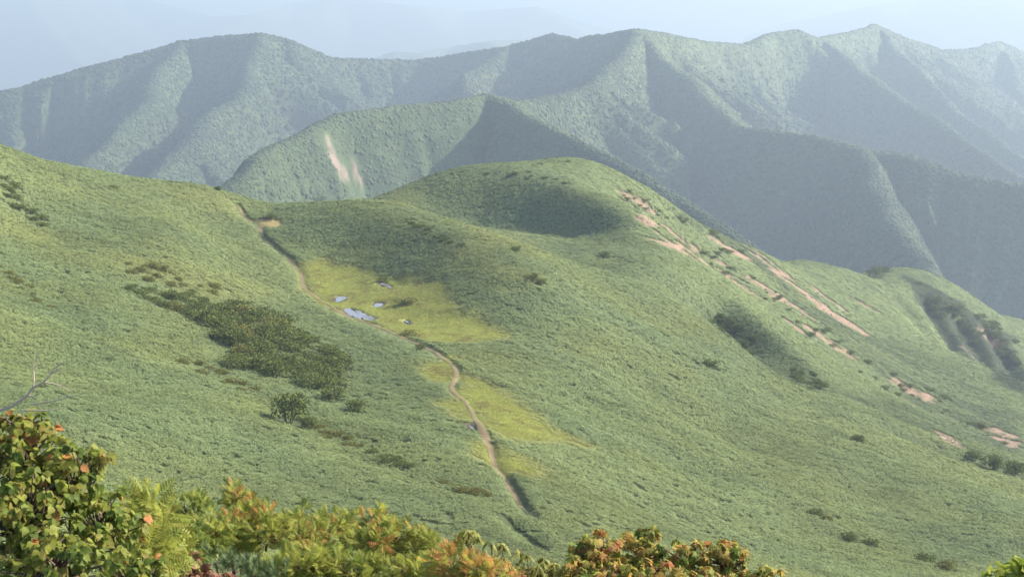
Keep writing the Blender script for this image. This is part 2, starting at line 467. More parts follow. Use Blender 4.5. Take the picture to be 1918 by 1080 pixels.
def masks(x, y):
    """marsh, sand, olive, scar, scrub, path distance, pond distance at points of the mountainside"""
    wob = 1.8 * fbm(x / 4.5, y / 4.5, 31, 4) + 2.0 * fbm(x / 14, y / 14, 35, 2)
    def soft(polys, f, k=1.0):
        m = np.zeros(x.shape)
        for P in polys:
            m = np.maximum(m, 1 - sstep(-f, f, poly_sd(x, y, P) + k * wob))
        return m
    marsh = soft(MARSH_W, 4.5, 1.4); sand = soft(SAND_W, 0.6, 0.4); olive = soft(OLIVE_W, 7.0, 2.0)
    scar = np.zeros(x.shape)
    streak = fbm((x * 0.45 + y * 0.9) / 3.2, (x * 0.9 - y * 0.45) / 14.0, 41, 3)
    streak2 = fbm((x * 0.45 + y * 0.9) / 2.0, (x * 0.9 - y * 0.45) / 7.0, 43, 3)
    for P, w in SCAR_W:
        d, _ = seg_dist(x, y, P)
        scar = np.maximum(scar, (1 - sstep(-0.8, 1.2, d - 1.5 * w * (0.85 + 1.3 * streak))) * sstep(-.55, -.15, streak2))
    scrub = np.maximum(.75 * soft(SCRUB_W, 5.0, 1.5), 1.25 * soft(SCRUB_W[2:3], 4.0, 1.5))
    pd, _ = seg_dist(x, y, path_w); td, _ = seg_dist(x, y, trench_w)
    pond = np.full(x.shape, 1e3)
    for P, z0 in PONDS_W: pond = np.minimum(pond, poly_sd(x, y, P))
    return marsh, sand, olive, scar, scrub, pd, td, pond

C_SOIL = rgb(.060, .078, .032); C_MARSH = rgb(.28, .29, .075); C_MARSH2 = rgb(.22, .25, .06); C_SAND = rgb(.26, .21, .085)
C_SCAR = rgb(.26, .172, .122); C_SCAR2 = rgb(.17, .115, .078); C_MUD_SHADE = rgb(.06, .05, .035)

ang = np.radians(np.linspace(-25, 25, 760)); rr = 2.5 * (1250 / 2.5) ** np.linspace(0, 1, 640) ** 0.8
A, R_ = np.meshgrid(ang, rr)
GX = np.tan(A) * R_; GY = R_ + 0.0
# ground behind and beside the camera
GZ = height(GX, GY)
x, y = GX.ravel(), GY.ravel()
marsh, sand, olive, scar, scrub, pd, td, pond = masks(x, y)
pat = 0.5 + 0.5 * fbm(x / 9, y / 9, 51, 4)[:, None]
C = np.broadcast_to(C_SOIL, (len(x), 3)).copy()
C = C * (1 - 0.6 * olive[:, None]) + 0.6 * olive[:, None] * rgb(.12, .12, .035)
C = C * (1 - marsh[:, None]) + marsh[:, None] * (C_MARSH * pat + C_MARSH2 * (1 - pat))
C = C * (1 - sand[:, None]) + sand[:, None] * C_SAND
C = C * (1 - scar[:, None]) + scar[:, None] * (C_SCAR * pat + C_SCAR2 * (1 - pat))
mud_shade = (1 - sstep(0.3, 1.5, pond + .8 * fbm(x / 1.2, y / 1.2, 53, 2)))[:, None]  # muddy pond edge, widened so its dark colour paints in the bank's shade
C = C * (1 - mud_shade) + mud_shade * C_MUD_SHADE
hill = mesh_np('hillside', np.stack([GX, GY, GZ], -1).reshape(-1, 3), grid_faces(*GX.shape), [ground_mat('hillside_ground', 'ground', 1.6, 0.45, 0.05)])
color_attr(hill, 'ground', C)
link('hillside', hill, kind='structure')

# path: a trodden ribbon lying on the mountainside
def resample(P, step):
    d = np.r_[0, np.cumsum(np.hypot(*np.diff(P[:, :2], axis=0).T))]
    s = np.arange(0, d[-1], step)
    # smooth through the points
    Q = np.stack([np.interp(s, d, P[:, k]) for k in (0, 1)], 1)
    k = np.ones(9) / 9
    for _ in range(2):
        pad = np.vstack([np.repeat(Q[:1], 4, 0), Q, np.repeat(Q[-1:], 4, 0)])
        Q = np.stack([np.convolve(pad[:, c], k, 'valid') for c in (0, 1)], 1)
    return Q
pc = resample(path_w, 0.6)
tan = np.gradient(pc, axis=0); tan /= np.linalg.norm(tan, axis=1)[:, None] + 1e-9
nor = np.stack([-tan[:, 1], tan[:, 0]], 1)
s = np.arange(len(pc)) * 0.6
wid = (0.45 + 0.16 * noise(s / 5, s * 0, 61) + 0.12 * noise(s / 1.7, s * 0, 62)) * (.12 + .88 * sstep(0, 9, s[-1] - s))
offs = np.linspace(-1, 1, 7)
PX = pc[:, None, :] + nor[:, None, :] * (offs[None, :, None] * wid[:, None, None])
PZ = height(PX[..., 0].copy(), PX[..., 1].copy()) + 0.09 - 0.05 * offs[None] ** 2 * 1.0
pm = mesh_np('path', np.dstack([PX, PZ]).reshape(-1, 3), grid_faces(*PZ.shape), [ground_mat('path_earth', 'ground', 2.2, 0.3, 0.04)])
pn = (0.5 + 0.5 * fbm(PX[..., 0] / 3, PX[..., 1] / 3, 63, 3)).reshape(-1, 1)
color_attr(pm, 'ground', rgb(.185, .145, .078) * pn + rgb(.085, .07, .04) * (1 - pn))
link('path', pm, kind='structure')

# ponds
m_water, nt, out = new_mat('pond_water')
b = nt.nodes.new('ShaderNodeBsdfPrincipled'); b.inputs['Base Color'].default_value = (.15, .14, .13, 1); b.inputs['Roughness'].default_value = 0.06; b.inputs['IOR'].default_value = 1.6
b.inputs['Specular IOR Level'].default_value = 0.9
wv = nt.nodes.new('ShaderNodeTexNoise'); wv.inputs['Scale'].default_value = 3.0
bp = nt.nodes.new('ShaderNodeBump'); bp.inputs['Strength'].default_value = 0.06; bp.inputs['Distance'].default_value = 0.02
g = nt.nodes.new('ShaderNodeNewGeometry'); nt.links.new(g.outputs['Position'], wv.inputs['Vector'])
nt.links.new(wv.outputs[0], bp.inputs['Height']); nt.links.new(bp.outputs[0], b.inputs['Normal']); nt.links.new(b.outputs[0], out.inputs[0])
for P, z0 in PONDS_W:
    c = P[:, :2].mean(0)
    ring = c + (P[:, :2] - c) * 1.12
    n = len(ring)
    V = np.vstack([[[*c, z0]], np.hstack([ring, np.full((n, 1), z0)])])
    F = np.array([[0, 1 + i, 1 + (i + 1) % n] for i in range(n)])
    link('pond', mesh_np('pond', V, F, [m_water]), kind='structure')

# ------------------------------------------------------------------ mountains, far ranges, lowland
ang2 = np.radians(np.linspace(-26, 26, 660)); rr2 = 1000 * (5400 / 1000) ** np.linspace(0, 1, 400)
A, R2 = np.meshgrid(ang2, rr2)
MX = np.tan(A) * R2; MY = R2 + 0.0
MZ, MD = mountain(MX, MY, RIDGES, gully=1.25)
xx, yy, zz = MX.ravel(), MY.ravel(), MZ.ravel()
bare = (sstep(-330, -170, zz + 60 * fbm(xx / 130, yy / 130, 71, 3)) * sstep(350, 600, xx + 0.12 * yy))[:, None]     # grassy upper slopes on the right
pt = (0.5 + 0.5 * fbm(xx / 60, yy / 60, 73, 4))[:, None]
C = (rgb(.045, .065, .03) * pt + rgb(.065, .085, .035) * (1 - pt)) * (1 - bare) + bare * (rgb(.095, .125, .05) * pt + rgb(.07, .095, .04) * (1 - pt))
front = (np.exp(-((MY.ravel() - 1430) / 260) ** 2) * (MX.ravel() < 60))[:, None]
C = C * (1 - .7 * front) + .7 * front * (rgb(.07, .10, .042) * pt + rgb(.05, .08, .034) * (1 - pt))
# pale landslip on the spur
slip = np.zeros(len(xx))
def cast_m(u, v):
    Y = np.linspace(1150, 1700, 220); r = ray(u, v); r = r / r[1]
    H, _ = mountain(r[0] * Y, Y.copy(), RIDGES, gully=1.25); Z = r[2] * Y
    k = int(np.argmax(Z < H)); return np.array([r[0] * Y[k], Y[k], H[k]])
for px, w in (([(612, 258), (620, 280), (630, 300), (638, 318)], 1.2), ([(630, 312), (642, 322), (652, 332)], 3.4), ([(664, 326), (672, 332)], 2.5), ([(616, 285), (624, 298)], 1.5)):
    P = np.array([cast_m(*p) for p in px])
    d, _ = seg_dist(xx, yy, P)
    slip = np.maximum(slip, 1 - sstep(-2, 3, d - w * (0.8 + 1.6 * fbm(xx / 9, yy / 9, 77, 3))))
C = C * (1 - slip[:, None]) + slip[:, None] * rgb(.22, .17, .135)
mt = mesh_np('mountain_range', np.stack([MX, MY, MZ], -1).reshape(-1, 3), grid_faces(*MX.shape), [ground_mat('mountain_cover', 'ground', 0.06, 0.5, 1.5)])
color_attr(mt, 'ground', C)
link('mountain_range', mt, kind='structure')

FAR = [
    (7200, 900, 9500, [(-300, 230), (-50, 210), (100, 175), (230, 140), (420, 120), (560, 118), (690, 114), (760, 95), (800, 100), (850, 88), (930, 78), (985, 74), (1050, 90), (1200, 140), (1500, 160), (2100, 150)]),
    (13000, 1400, 17500, [(-400, 10), (-100, -20), (60, 0), (230, -16), (400, 30), (480, 28), (560, 4), (640, -8), (760, 8), (860, 22), (1000, 12), (1150, 60), (1300, 85), (1385, 78), (1480, 44), (1560, 25), (1640, 12), (1700, -6), (1800, -30), (1950, -24), (2300, 20)]),
    (23000, 2000, 29000, [(-500, -36), (0, -42), (500, -30), (900, -44), (1300, -36), (1700, -50), (2300, -40)]),
]
for k, (d0, half, d1, px) in enumerate(FAR):
    R = np.array([at(u, v, d0 + 0.09 * d0 * math.sin(2.3 * i)) for i, (u, v) in enumerate(px)])
    spurs = [np.array([p, p + np.array([(-1) ** i * half * 0.5, -half * 0.9, -half * 0.25])]) for i, p in enumerate(R)]
    a3 = np.radians(np.linspace(-28, 28, 300)); r3 = np.linspace(d0 - half * 1.8, d1, 110)
    A, R3 = np.meshgrid(a3, r3); X = np.tan(A) * R3
    sc = d0 / 2600.0
    Z, _ = mountain(X / sc, R3 / sc, [r / sc for r in [R] + spurs], depth=420, slope=0.7, floor=-1250 / sc, seed=80 + k, wl=300)
    fm = mesh_np('far_mountain_range', np.stack([X, R3, Z * sc], -1).reshape(-1, 3), grid_faces(*X.shape), [ground_mat('far_forest', 'ground', 0.004, 0.3)])
    color_attr(fm, 'ground', np.broadcast_to(rgb(.05, .07, .035), (X.size, 3)))
    link('far_mountain_range', fm, kind='structure')

LOW = -1150.0
V = np.array([(-60000, -3000, LOW), (60000, -3000, LOW), (60000, 90000, LOW), (-60000, 90000, LOW)], float)
lm = mesh_np('lowland', V, np.array([[0, 1, 2, 3]]), [ground_mat('lowland_fields', 'ground', 0.002, 0.3)])
color_attr(lm, 'ground', np.broadcast_to(rgb(.08, .10, .05), (4, 3)))
link('lowland', lm, kind='structure')

# ------------------------------------------------------------------ haze: one closed box of even, thin air-light round everything
HAZE_DENSITY = 2.1e-4
zt, zb = 45.0, LOW - 60
X0, X1, Y0, Y1 = -61000, 61000, -4000, 91000
V = [(a, c, d) for d in (zb, zt) for c in (Y0, Y1) for a in (X0, X1)]
F = [(0, 2, 3, 1), (4, 5, 7, 6), (0, 1, 5, 4), (2, 6, 7, 3), (0, 4, 6, 2), (1, 3, 7, 5)]
m_haze, nt, out = new_mat('haze_air')
pv = nt.nodes.new('ShaderNodeVolumePrincipled')
pv.inputs['Color'].default_value = (.475, .592, .725, 1)
pv.inputs['Density'].default_value = HAZE_DENSITY
pv.inputs['Anisotropy'].default_value = 0.22
nt.links.new(pv.outputs[0], out.inputs['Volume'])
link('haze', mesh_np('haze', V, F, [m_haze], False), kind='stuff', label='pale blue haze filling the air over the valleys', category='haze')
# ------------------------------------------------------------------ ground cover too fine to count: leaf clumps set out one by one on points
def leaf_shader(name, use_inst=True, trans=0.35, rough=0.5, spec=0.3, var=0.25, ramp=None):
    m, nt, out = new_mat(name)
    N = nt.nodes; L = nt.links
    g = N.new('ShaderNodeNewGeometry')
    if ramp is None:
        a = N.new('ShaderNodeAttribute'); a.attribute_name = 'tint'; a.attribute_type = 'INSTANCER' if use_inst else 'GEOMETRY'
        col = a.outputs['Color']
        mr = N.new('ShaderNodeMapRange'); mr.inputs[3].default_value = 1 - var; mr.inputs[4].default_value = 1 + var
        L.new(g.outputs['Random Per Island'], mr.inputs[0])
        sc = N.new('ShaderNodeVectorMath'); sc.operation = 'SCALE'
        L.new(col, sc.inputs[0]); L.new(mr.outputs[0], sc.inputs['Scale']); col = sc.outputs[0]
    else:
        oi = N.new('ShaderNodeObjectInfo')
        ad = N.new('ShaderNodeMath'); ad.operation = 'ADD'; L.new(oi.outputs['Random'], ad.inputs[0]); L.new(g.outputs['Random Per Island'], ad.inputs[1])
        fr = N.new('ShaderNodeMath'); fr.operation = 'FRACT'; L.new(ad.outputs[0], fr.inputs[0])
        cr = N.new('ShaderNodeValToRGB'); e = cr.color_ramp.elements
        cr.color_ramp.interpolation = 'LINEAR'
        while len(e) > 1: e.remove(e[-1])
        e[0].position = 0; e[0].color = (*ramp[0], 1)
        for i, c in enumerate(ramp[1:]):
            k = e.new((i + 1) / (len(ramp) - 1)); k.color = (*c, 1)
        L.new(fr.outputs[0], cr.inputs[0])
        tn = N.new('ShaderNodeTexNoise'); tn.inputs['Scale'].default_value = 45; tn.inputs['Detail'].default_value = 3
        tc = N.new('ShaderNodeTexCoord'); L.new(tc.outputs['Object'], tn.inputs['Vector'])
        mr = N.new('ShaderNodeMapRange'); mr.inputs[1].default_value = .3; mr.inputs[2].default_value = .7; mr.inputs[3].default_value = .7; mr.inputs[4].default_value = 1.25
        L.new(tn.outputs[0], mr.inputs[0])
        sc = N.new('ShaderNodeVectorMath'); sc.operation = 'SCALE'; L.new(cr.outputs[0], sc.inputs[0]); L.new(mr.outputs[0], sc.inputs['Scale'])
        col = sc.outputs[0]
    b = N.new('ShaderNodeBsdfPrincipled'); b.inputs['Roughness'].default_value = rough; b.inputs['Specular IOR Level'].default_value = spec
    L.new(col, b.inputs['Base Color'])
    if trans:
        t = N.new('ShaderNodeBsdfTranslucent'); L.new(col, t.inputs[0])
        mx = N.new('ShaderNodeMixShader'); mx.inputs[0].default_value = trans
        L.new(b.outputs[0], mx.inputs[1]); L.new(t.outputs[0], mx.inputs[2]); L.new(mx.outputs[0], out.inputs[0])
    else:
        L.new(b.outputs[0], out.inputs[0])
    return m

def scatter(name, P, scale, rotz, tint, protos, label, category, nrm=None):
    """one object of kind stuff: a prototype clump on every point"""
    n = len(P)
    me = bpy.data.meshes.new(name)
    me.vertices.add(n); me.vertices.foreach_set('co', np.asarray(P, np.float32).ravel()); me.update()
    a = me.attributes.new('grow', 'FLOAT_VECTOR', 'POINT'); a.data.foreach_set('vector', np.asarray(scale, np.float32).ravel())
    if nrm is None: nrm = np.tile([0., 0., 1.], (n, 1))
    nz = unit(nrm + RNG.normal(0, .10, (n, 3)))
    cx = unit(np.cross(np.stack([-np.sin(rotz), np.cos(rotz), 0 * rotz], 1), nz)); cyv = np.cross(nz, cx)
    r = np.stack([np.arctan2(cyv[:, 2], nz[:, 2]), -np.arcsin(np.clip(cx[:, 2], -1, 1)), np.arctan2(cx[:, 1], cx[:, 0])], 1)
    a = me.attributes.new('turn', 'FLOAT_VECTOR', 'POINT'); a.data.foreach_set('vector', r.astype(np.float32).ravel())
    color_attr(me, 'tint', tint)
    a = me.attributes.new('pick', 'INT', 'POINT'); a.data.foreach_set('value', RNG.integers(0, len(protos), n).astype(np.int32))
    o = link(name, me, kind='stuff', label=label, category=category)
    ng = bpy.data.node_groups.new(name, 'GeometryNodeTree')
    ng.interface.new_socket('Geometry', in_out='INPUT', socket_type='NodeSocketGeometry')
    ng.interface.new_socket('Geometry', in_out='OUTPUT', socket_type='NodeSocketGeometry')
    N = ng.nodes; L = ng.links
    gi = N.new('NodeGroupInput'); go = N.new('NodeGroupOutput')
    g2i = N.new('GeometryNodeGeometryToInstance')
    for p in reversed(protos):
        oi = N.new('GeometryNodeObjectInfo'); oi.inputs['Object'].default_value = p; oi.inputs['As Instance'].default_value = True
        L.new(oi.outputs['Geometry'], g2i.inputs[0]) if len(protos) == 1 else None
    if len(protos) > 1:
        g2i = N.new('GeometryNodeJoinGeometry')
        for p in protos:
            oi = N.new('GeometryNodeObjectInfo'); oi.inputs['Object'].default_value = p; oi.inputs['As Instance'].default_value = True
            L.new(oi.outputs['Geometry'], g2i.inputs[0])
    def named(nm, tp):
        a = N.new('GeometryNodeInputNamedAttribute'); a.data_type = tp; a.inputs['Name'].default_value = nm
        return a.outputs['Attribute']
    ip = N.new('GeometryNodeInstanceOnPoints')
    L.new(gi.outputs[0], ip.inputs['Points']); L.new(g2i.outputs[0], ip.inputs['Instance'])
    ip.inputs['Pick Instance'].default_value = True
    L.new(named('pick', 'INT'), ip.inputs['Instance Index'])
    e2r = N.new('FunctionNodeEulerToRotation'); L.new(named('turn', 'FLOAT_VECTOR'), e2r.inputs[0])
    L.new(e2r.outputs[0], ip.inputs['Rotation']); L.new(named('grow', 'FLOAT_VECTOR'), ip.inputs['Scale'])
    L.new(ip.outputs[0], go.inputs[0])
    md = o.modifiers.new('clumps', 'NODES'); md.node_group = ng
    return o

def proto(name, me):
    return bpy.data.objects.new(name, me)     # a pattern for the clumps; never part of the scene itself

def leaf_quads(pos, dirs, nrm, length, width, bend=0.25):
    """pointed two-quad leaves: base, two shoulders, tip"""
    n = len(pos)
    side = np.cross(nrm, dirs); side /= np.linalg.norm(side, axis=1)[:, None] + 1e-9
    L_ = length[:, None]; W = width[:, None]
    b = pos; m1 = pos + dirs * L_ * .45 + side * W * .5; m2 = pos + dirs * L_ * .45 - side * W * .5
    mid = pos + dirs * L_ * .45 - nrm * W * 0.12
    t = pos + dirs * L_ - nrm * L_ * bend
    V = np.stack([b, m1, t, m2, mid], 1).reshape(-1, 3)
    k = np.arange(n)[:, None] * 5
    F = np.concatenate([k + [0, 4, 1], k + [1, 4, 2], k + [0, 3, 4], k + [3, 2, 4]], 0)
    return V, F

def unit(v): return v / (np.linalg.norm(v, axis=-1, keepdims=True) + 1e-9)

M_SASA = leaf_shader('bamboo_grass_leaf', True, 0.15, 0.7, 0.08, 0.35)
M_GRASS = leaf_shader('sedge_blade', True, 0.30, 0.6, 0.2, 0.25)
M_TREE = leaf_shader('forest_crown', True, 0.0, 0.8, 0.1, 0.0)

def sasa_clump(seed, n=28):
    r = np.random.default_rng(seed)
    p = r.normal(0, .15, (n, 3)); p[:, 2] = .45 + .16 * r.random(n) - 1.6 * (p[:, 0] ** 2 + p[:, 1] ** 2)
    a = r.uniform(0, 2 * math.pi, n)
    d = unit(np.stack([np.cos(a), np.sin(a), r.normal(.05, .2, n)], 1))
    nz = unit(np.stack([r.normal(0, .22, n), r.normal(0, .22, n), np.ones(n)], 1))
    nz = unit(nz - d * (nz * d).sum(1)[:, None])
    V, F = leaf_quads(p, d, nz, r.uniform(.15, .24, n), r.uniform(.065, .10, n), .25)
    return mesh_np('bamboo_grass_clump', V, F, [M_SASA], False)
def tuft(seed, n=22):
    r = np.random.default_rng(seed)
    p = np.zeros((n, 3)); p[:, :2] = r.normal(0, .16, (n, 2))
    a = r.uniform(0, 2 * math.pi, n)
    d = unit(np.stack([np.cos(a) * .6, np.sin(a) * .6, np.ones(n)], 1))
    nz = unit(np.cross(d, np.stack([-np.sin(a), np.cos(a), np.zeros(n)], 1)))
    V, F = leaf_quads(p, d, nz, r.uniform(.12, .26, n), r.uniform(.03, .05, n), .3)
    return mesh_np('sedge_tuft', V, F, [M_GRASS], False)
SASA = [proto('bamboo_grass_clump', sasa_clump(s)) for s in (1, 2, 3, 4)]
TUFT = [proto('sedge_tuft', tuft(s)) for s in (5, 6, 7)]

def polar_points(y0, y1, k, half_deg, seed):
    """jittered points whose spacing grows with distance from the path's viewpoint (k metres per metre)"""
    r = np.random.default_rng(seed)
    nr = int(math.log(y1 / y0) / k); na = int(2 * math.radians(half_deg) / k)
    I, J = np.meshgrid(np.arange(nr), np.arange(na), indexing='ij')
    rad = y0 * np.exp((I + r.uniform(0, 1, I.shape)) * k); th = -math.radians(half_deg) + (J + r.uniform(0, 1, I.shape)) * k
    return (rad * np.sin(th)).ravel(), (rad * np.cos(th)).ravel()

def seen_from_here(x, y, z, H=None, margin=60):
    u, v, d = project(np.stack([x, y, z], 1))
    return (d > 0) & (u > -margin - 120) & (u < 1918 + margin + 120) & (v > -margin) & (v < 1080 + margin + 60)

def grid_lookup(x, y):
    """height of the finished hillside mesh by its own grid"""
    a = np.degrees(np.arctan2(x, y)); fa = (a + 25) / 50 * (GX.shape[1] - 1)
    q = np.clip(np.log(y / 2.5) / math.log(1250 / 2.5), 0, 1) ** (1 / 0.8) * (GX.shape[0] - 1)
    i = np.clip(np.floor(q).astype(int), 0, GX.shape[0] - 2); j = np.clip(np.floor(fa).astype(int), 0, GX.shape[1] - 2)
    fi = q - i; fj = fa - j
    return (GZ[i, j] * (1 - fi) * (1 - fj) + GZ[i + 1, j] * fi * (1 - fj) + GZ[i, j + 1] * (1 - fi) * fj + GZ[i + 1, j + 1] * fi * fj)

def ground_normal(x, y, e=1.2):
    return unit(np.stack([(grid_lookup(x - e, y) - grid_lookup(x + e, y)) / (2 * e), (grid_lookup(x, y - e) - grid_lookup(x, y + e)) / (2 * e), np.ones(len(x))], 1))

# ------------------------------------------------------------------ shrubs standing out on the mountainside
M_BUSH = leaf_shader('dark_shrub_leaf', False, .2, .75, .05, ramp=[(.085, .118, .032), (.11, .14, .04), (.145, .168, .048), (.10, .13, .036)])
M_BUSH_O = leaf_shader('olive_shrub_leaf', False, .2, .75, .05, ramp=[(.10, .12, .03), (.16, .165, .045), (.20, .185, .05), (.12, .135, .035)])
M_BARK = ground_mat('bark', 'none', 20, .3)
def bark_mat(name, c):
    m, nt, out = new_mat(name); b = nt.nodes.new('ShaderNodeBsdfPrincipled'); b.inputs['Roughness'].default_value = .85
    n = nt.nodes.new('ShaderNodeTexNoise'); n.inputs['Scale'].default_value = 60; r = nt.nodes.new('ShaderNodeValToRGB')
    r.color_ramp.elements[0].color = (*[q * .6 for q in c], 1); r.color_ramp.elements[1].color = (*[q * 1.3 for q in c], 1)
    nt.links.new(n.outputs[0], r.inputs[0]); nt.links.new(r.outputs[0], b.inputs['Base Color']); nt.links.new(b.outputs[0], out.inputs[0]); return m
M_BARK = bark_mat('brown_bark', (.10, .07, .045)); M_PALE = bark_mat('pale_dead_wood', (.42, .34, .26)); M_RED_TWIG = bark_mat('reddish_twig', (.16, .07, .04))

def tubes(paths, sides=5):
    """tapered tubes along polylines [(points, r0, r1)] as one mesh array pair"""
    VV, FF, o = [], [], 0
    for P, r0, r1 in paths:
        P = np.asarray(P, float); n = len(P)
        T = unit(np.gradient(P, axis=0)); ref = np.array([.31, .17, .93])
        S = unit(np.cross(T, ref)); B = np.cross(T, S)
        a = np.arange(sides) / sides * 2 * math.pi
        rad = np.linspace(r0, r1, n)[:, None, None]
        V = P[:, None] + rad * (np.cos(a)[None, :, None] * S[:, None] + np.sin(a)[None, :, None] * B[:, None])
        VV.append(V.reshape(-1, 3))
        i = np.arange(n * sides).reshape(n, sides) + o
        j = np.roll(i, -1, 1)
        FF.append(np.stack([i[:-1], j[:-1], j[1:], i[1:]], -1).reshape(-1, 4)); o += n * sides
    return np.vstack(VV), np.vstack(FF)

def bush_meshes(seed, mat, n=900):
    r = np.random.default_rng(seed)
    nl = 13
    a = r.uniform(0, 6.28, nl); q = np.sqrt(r.random(nl)) * .72
    c = np.stack([np.cos(a) * q, np.sin(a) * q, .28 + .30 * (1 - q) + r.uniform(0, .22, nl)], 1)
    rad = r.uniform(.24, .40, nl)
    w = r.integers(0, nl, n)
    d = unit(r.normal(0, 1, (n, 3)) + [0, 0, .35])
    p = c[w] + d * (rad[w] * r.uniform(.65, 1.1, n))[:, None]
    p[:, 2] = np.maximum(p[:, 2], .02)
    dr = unit(d + r.normal(0, .6, (n, 3)))
    nz = unit(d + r.normal(0, .5, (n, 3)) + [0, 0, .5]); nz = unit(nz - dr * (nz * dr).sum(1)[:, None])
    V, F = leaf_quads(p, dr, nz, r.uniform(.09, .165, n), r.uniform(.06, .10, n), .15)
    crown = mesh_np('crown', V, F, [mat], False)
    paths = []
    for k in range(7):
        e = c[k]; s = np.array([e[0] * .15, e[1] * .15, -.12])
        paths.append((np.array([s, s * .5 + e * .5 + [0, 0, -.05], e]), .03, .012))
    V, F = tubes(paths, 4)
    return crown, mesh_np('stems', V, F, [M_BARK], True)
BUSH = {'dark': [bush_meshes(s, M_BUSH) for s in (201, 202, 203, 204)], 'olive': [bush_meshes(s, M_BUSH_O) for s in (205, 206, 207)]}

BUSH_AT = []
def bush(u, v, wpx, hr, kind, label, group=None, P=None, cat='shrub'):
    P = cast(u, v)[0] if P is None else P
    d = float(np.linalg.norm(P))
    rad = wpx * d / FPX / 2 * 1.05
    BUSH_AT.append((P[0], P[1], rad))
    me = random.choice(BUSH[kind])
    root = link('shrub', None, label=label, category=cat)
    if group: root['group'] = group
    root.location = (P[0], P[1], P[2]); root.rotation_euler = (0, 0, random.uniform(0, 6.28)); root.scale = (rad, rad, rad * hr * 1.15 + .15)
    for nm, m in zip(('crown', 'stems'), me): link(nm, m, root)
    return root

# singles that can be pointed out
for u, v, w, hr, kd, lab in [
    (540, 792, 78, 1.15, 'dark', 'rounded dark shrub standing alone left of the marsh path, below the thicket'),
    (582, 803, 40, .9, 'dark', 'smaller dark shrub touching the right side of the lone rounded shrub'),
    (625, 752, 52, .9, 'dark', 'dark shrub at the lower end of the thicket, left of a pair'),
    (668, 775, 44, 1.0, 'dark', 'dark shrub at the lowest right tip of the thicket'),
    (1332, 690, 34, .8, 'dark', 'small dark shrub alone on the slope left of the ravine'),
    (995, 525, 30, .7, 'olive', 'olive shrub on the front crest right of the marsh'),
    (1016, 532, 24, .6, 'olive', 'small olive shrub just right of the other one on the front crest'),
    (965, 472, 26, .6, 'dark', 'low dark shrub in the saddle before the knoll'),
    (1130, 482, 28, .6, 'dark', 'low dark shrub in the shallow dip right of the saddle'),
    (1525, 968, 34, .7, 'dark', 'dark green shrub low on the right slope, upper one of two'),
    (1548, 976, 26, .7, 'olive', 'yellowish shrub at the lower right of the dark green shrub on the right slope'),
    (1590, 1015, 40, .7, 'dark', 'dark flat shrub near the bottom of the right slope, left half of a long clump'),
    (1628, 1024, 38, .6, 'dark', 'dark flat shrub near the bottom of the right slope, right half of a long clump'),
    (1735, 1056, 44, .6, 'dark', 'dark shrub at the bottom edge of the right slope'),
    (1775, 1068, 44, .6, 'olive', 'olive shrub at the bottom edge beside the yellow green corner bush'),
    (1605, 828, 30, .7, 'dark', 'small dark shrub below the ravine mouth'),
    (600, 381, 26, .8, 'dark', 'dark shrub on the skyline of the left crest before the bare landslip'),
    (407, 358, 16, .8, 'dark', 'tiny dark shrub on the left skyline above the start of the path'),
    (212, 357, 26, .5, 'dark', 'low dark shrub near the left skyline'),
    (508, 411, 30, .5, 'dark', 'dark shrub behind the small sandy patch by the path'),
    (718, 527, 26, .5, 'dark', 'dark tuft of shrub behind the uppermost pond'),
    (760, 568, 50, .28, 'olive', 'low green hummock of shrub in the middle of the marsh'),
    (786, 656, 28, .6, 'dark', 'dark little shrub where the path leaves the marsh'),
    (770, 628, 44, .3, 'olive', 'low shrub mound at the lower edge of the marsh'),
    (1640, 520, 36, .9, 'dark', 'dark shrub in the notch of the right skyline'),
    (1660, 512, 26, .8, 'dark', 'dark shrub on the left shoulder of the craggy spur'),
    (1860, 878, 50, .8, 'dark', 'dark shrub at the edge of the right slope above the lower landslip'),
    (1895, 890, 50, .8, 'dark', 'dark shrub at the right picture edge, on the rim of the slope'),
    (1825, 862, 34, .8, 'dark', 'dark shrub left of the pair on the rim of the slope'),
]:
    bush(u, v, w, hr, kd, lab)

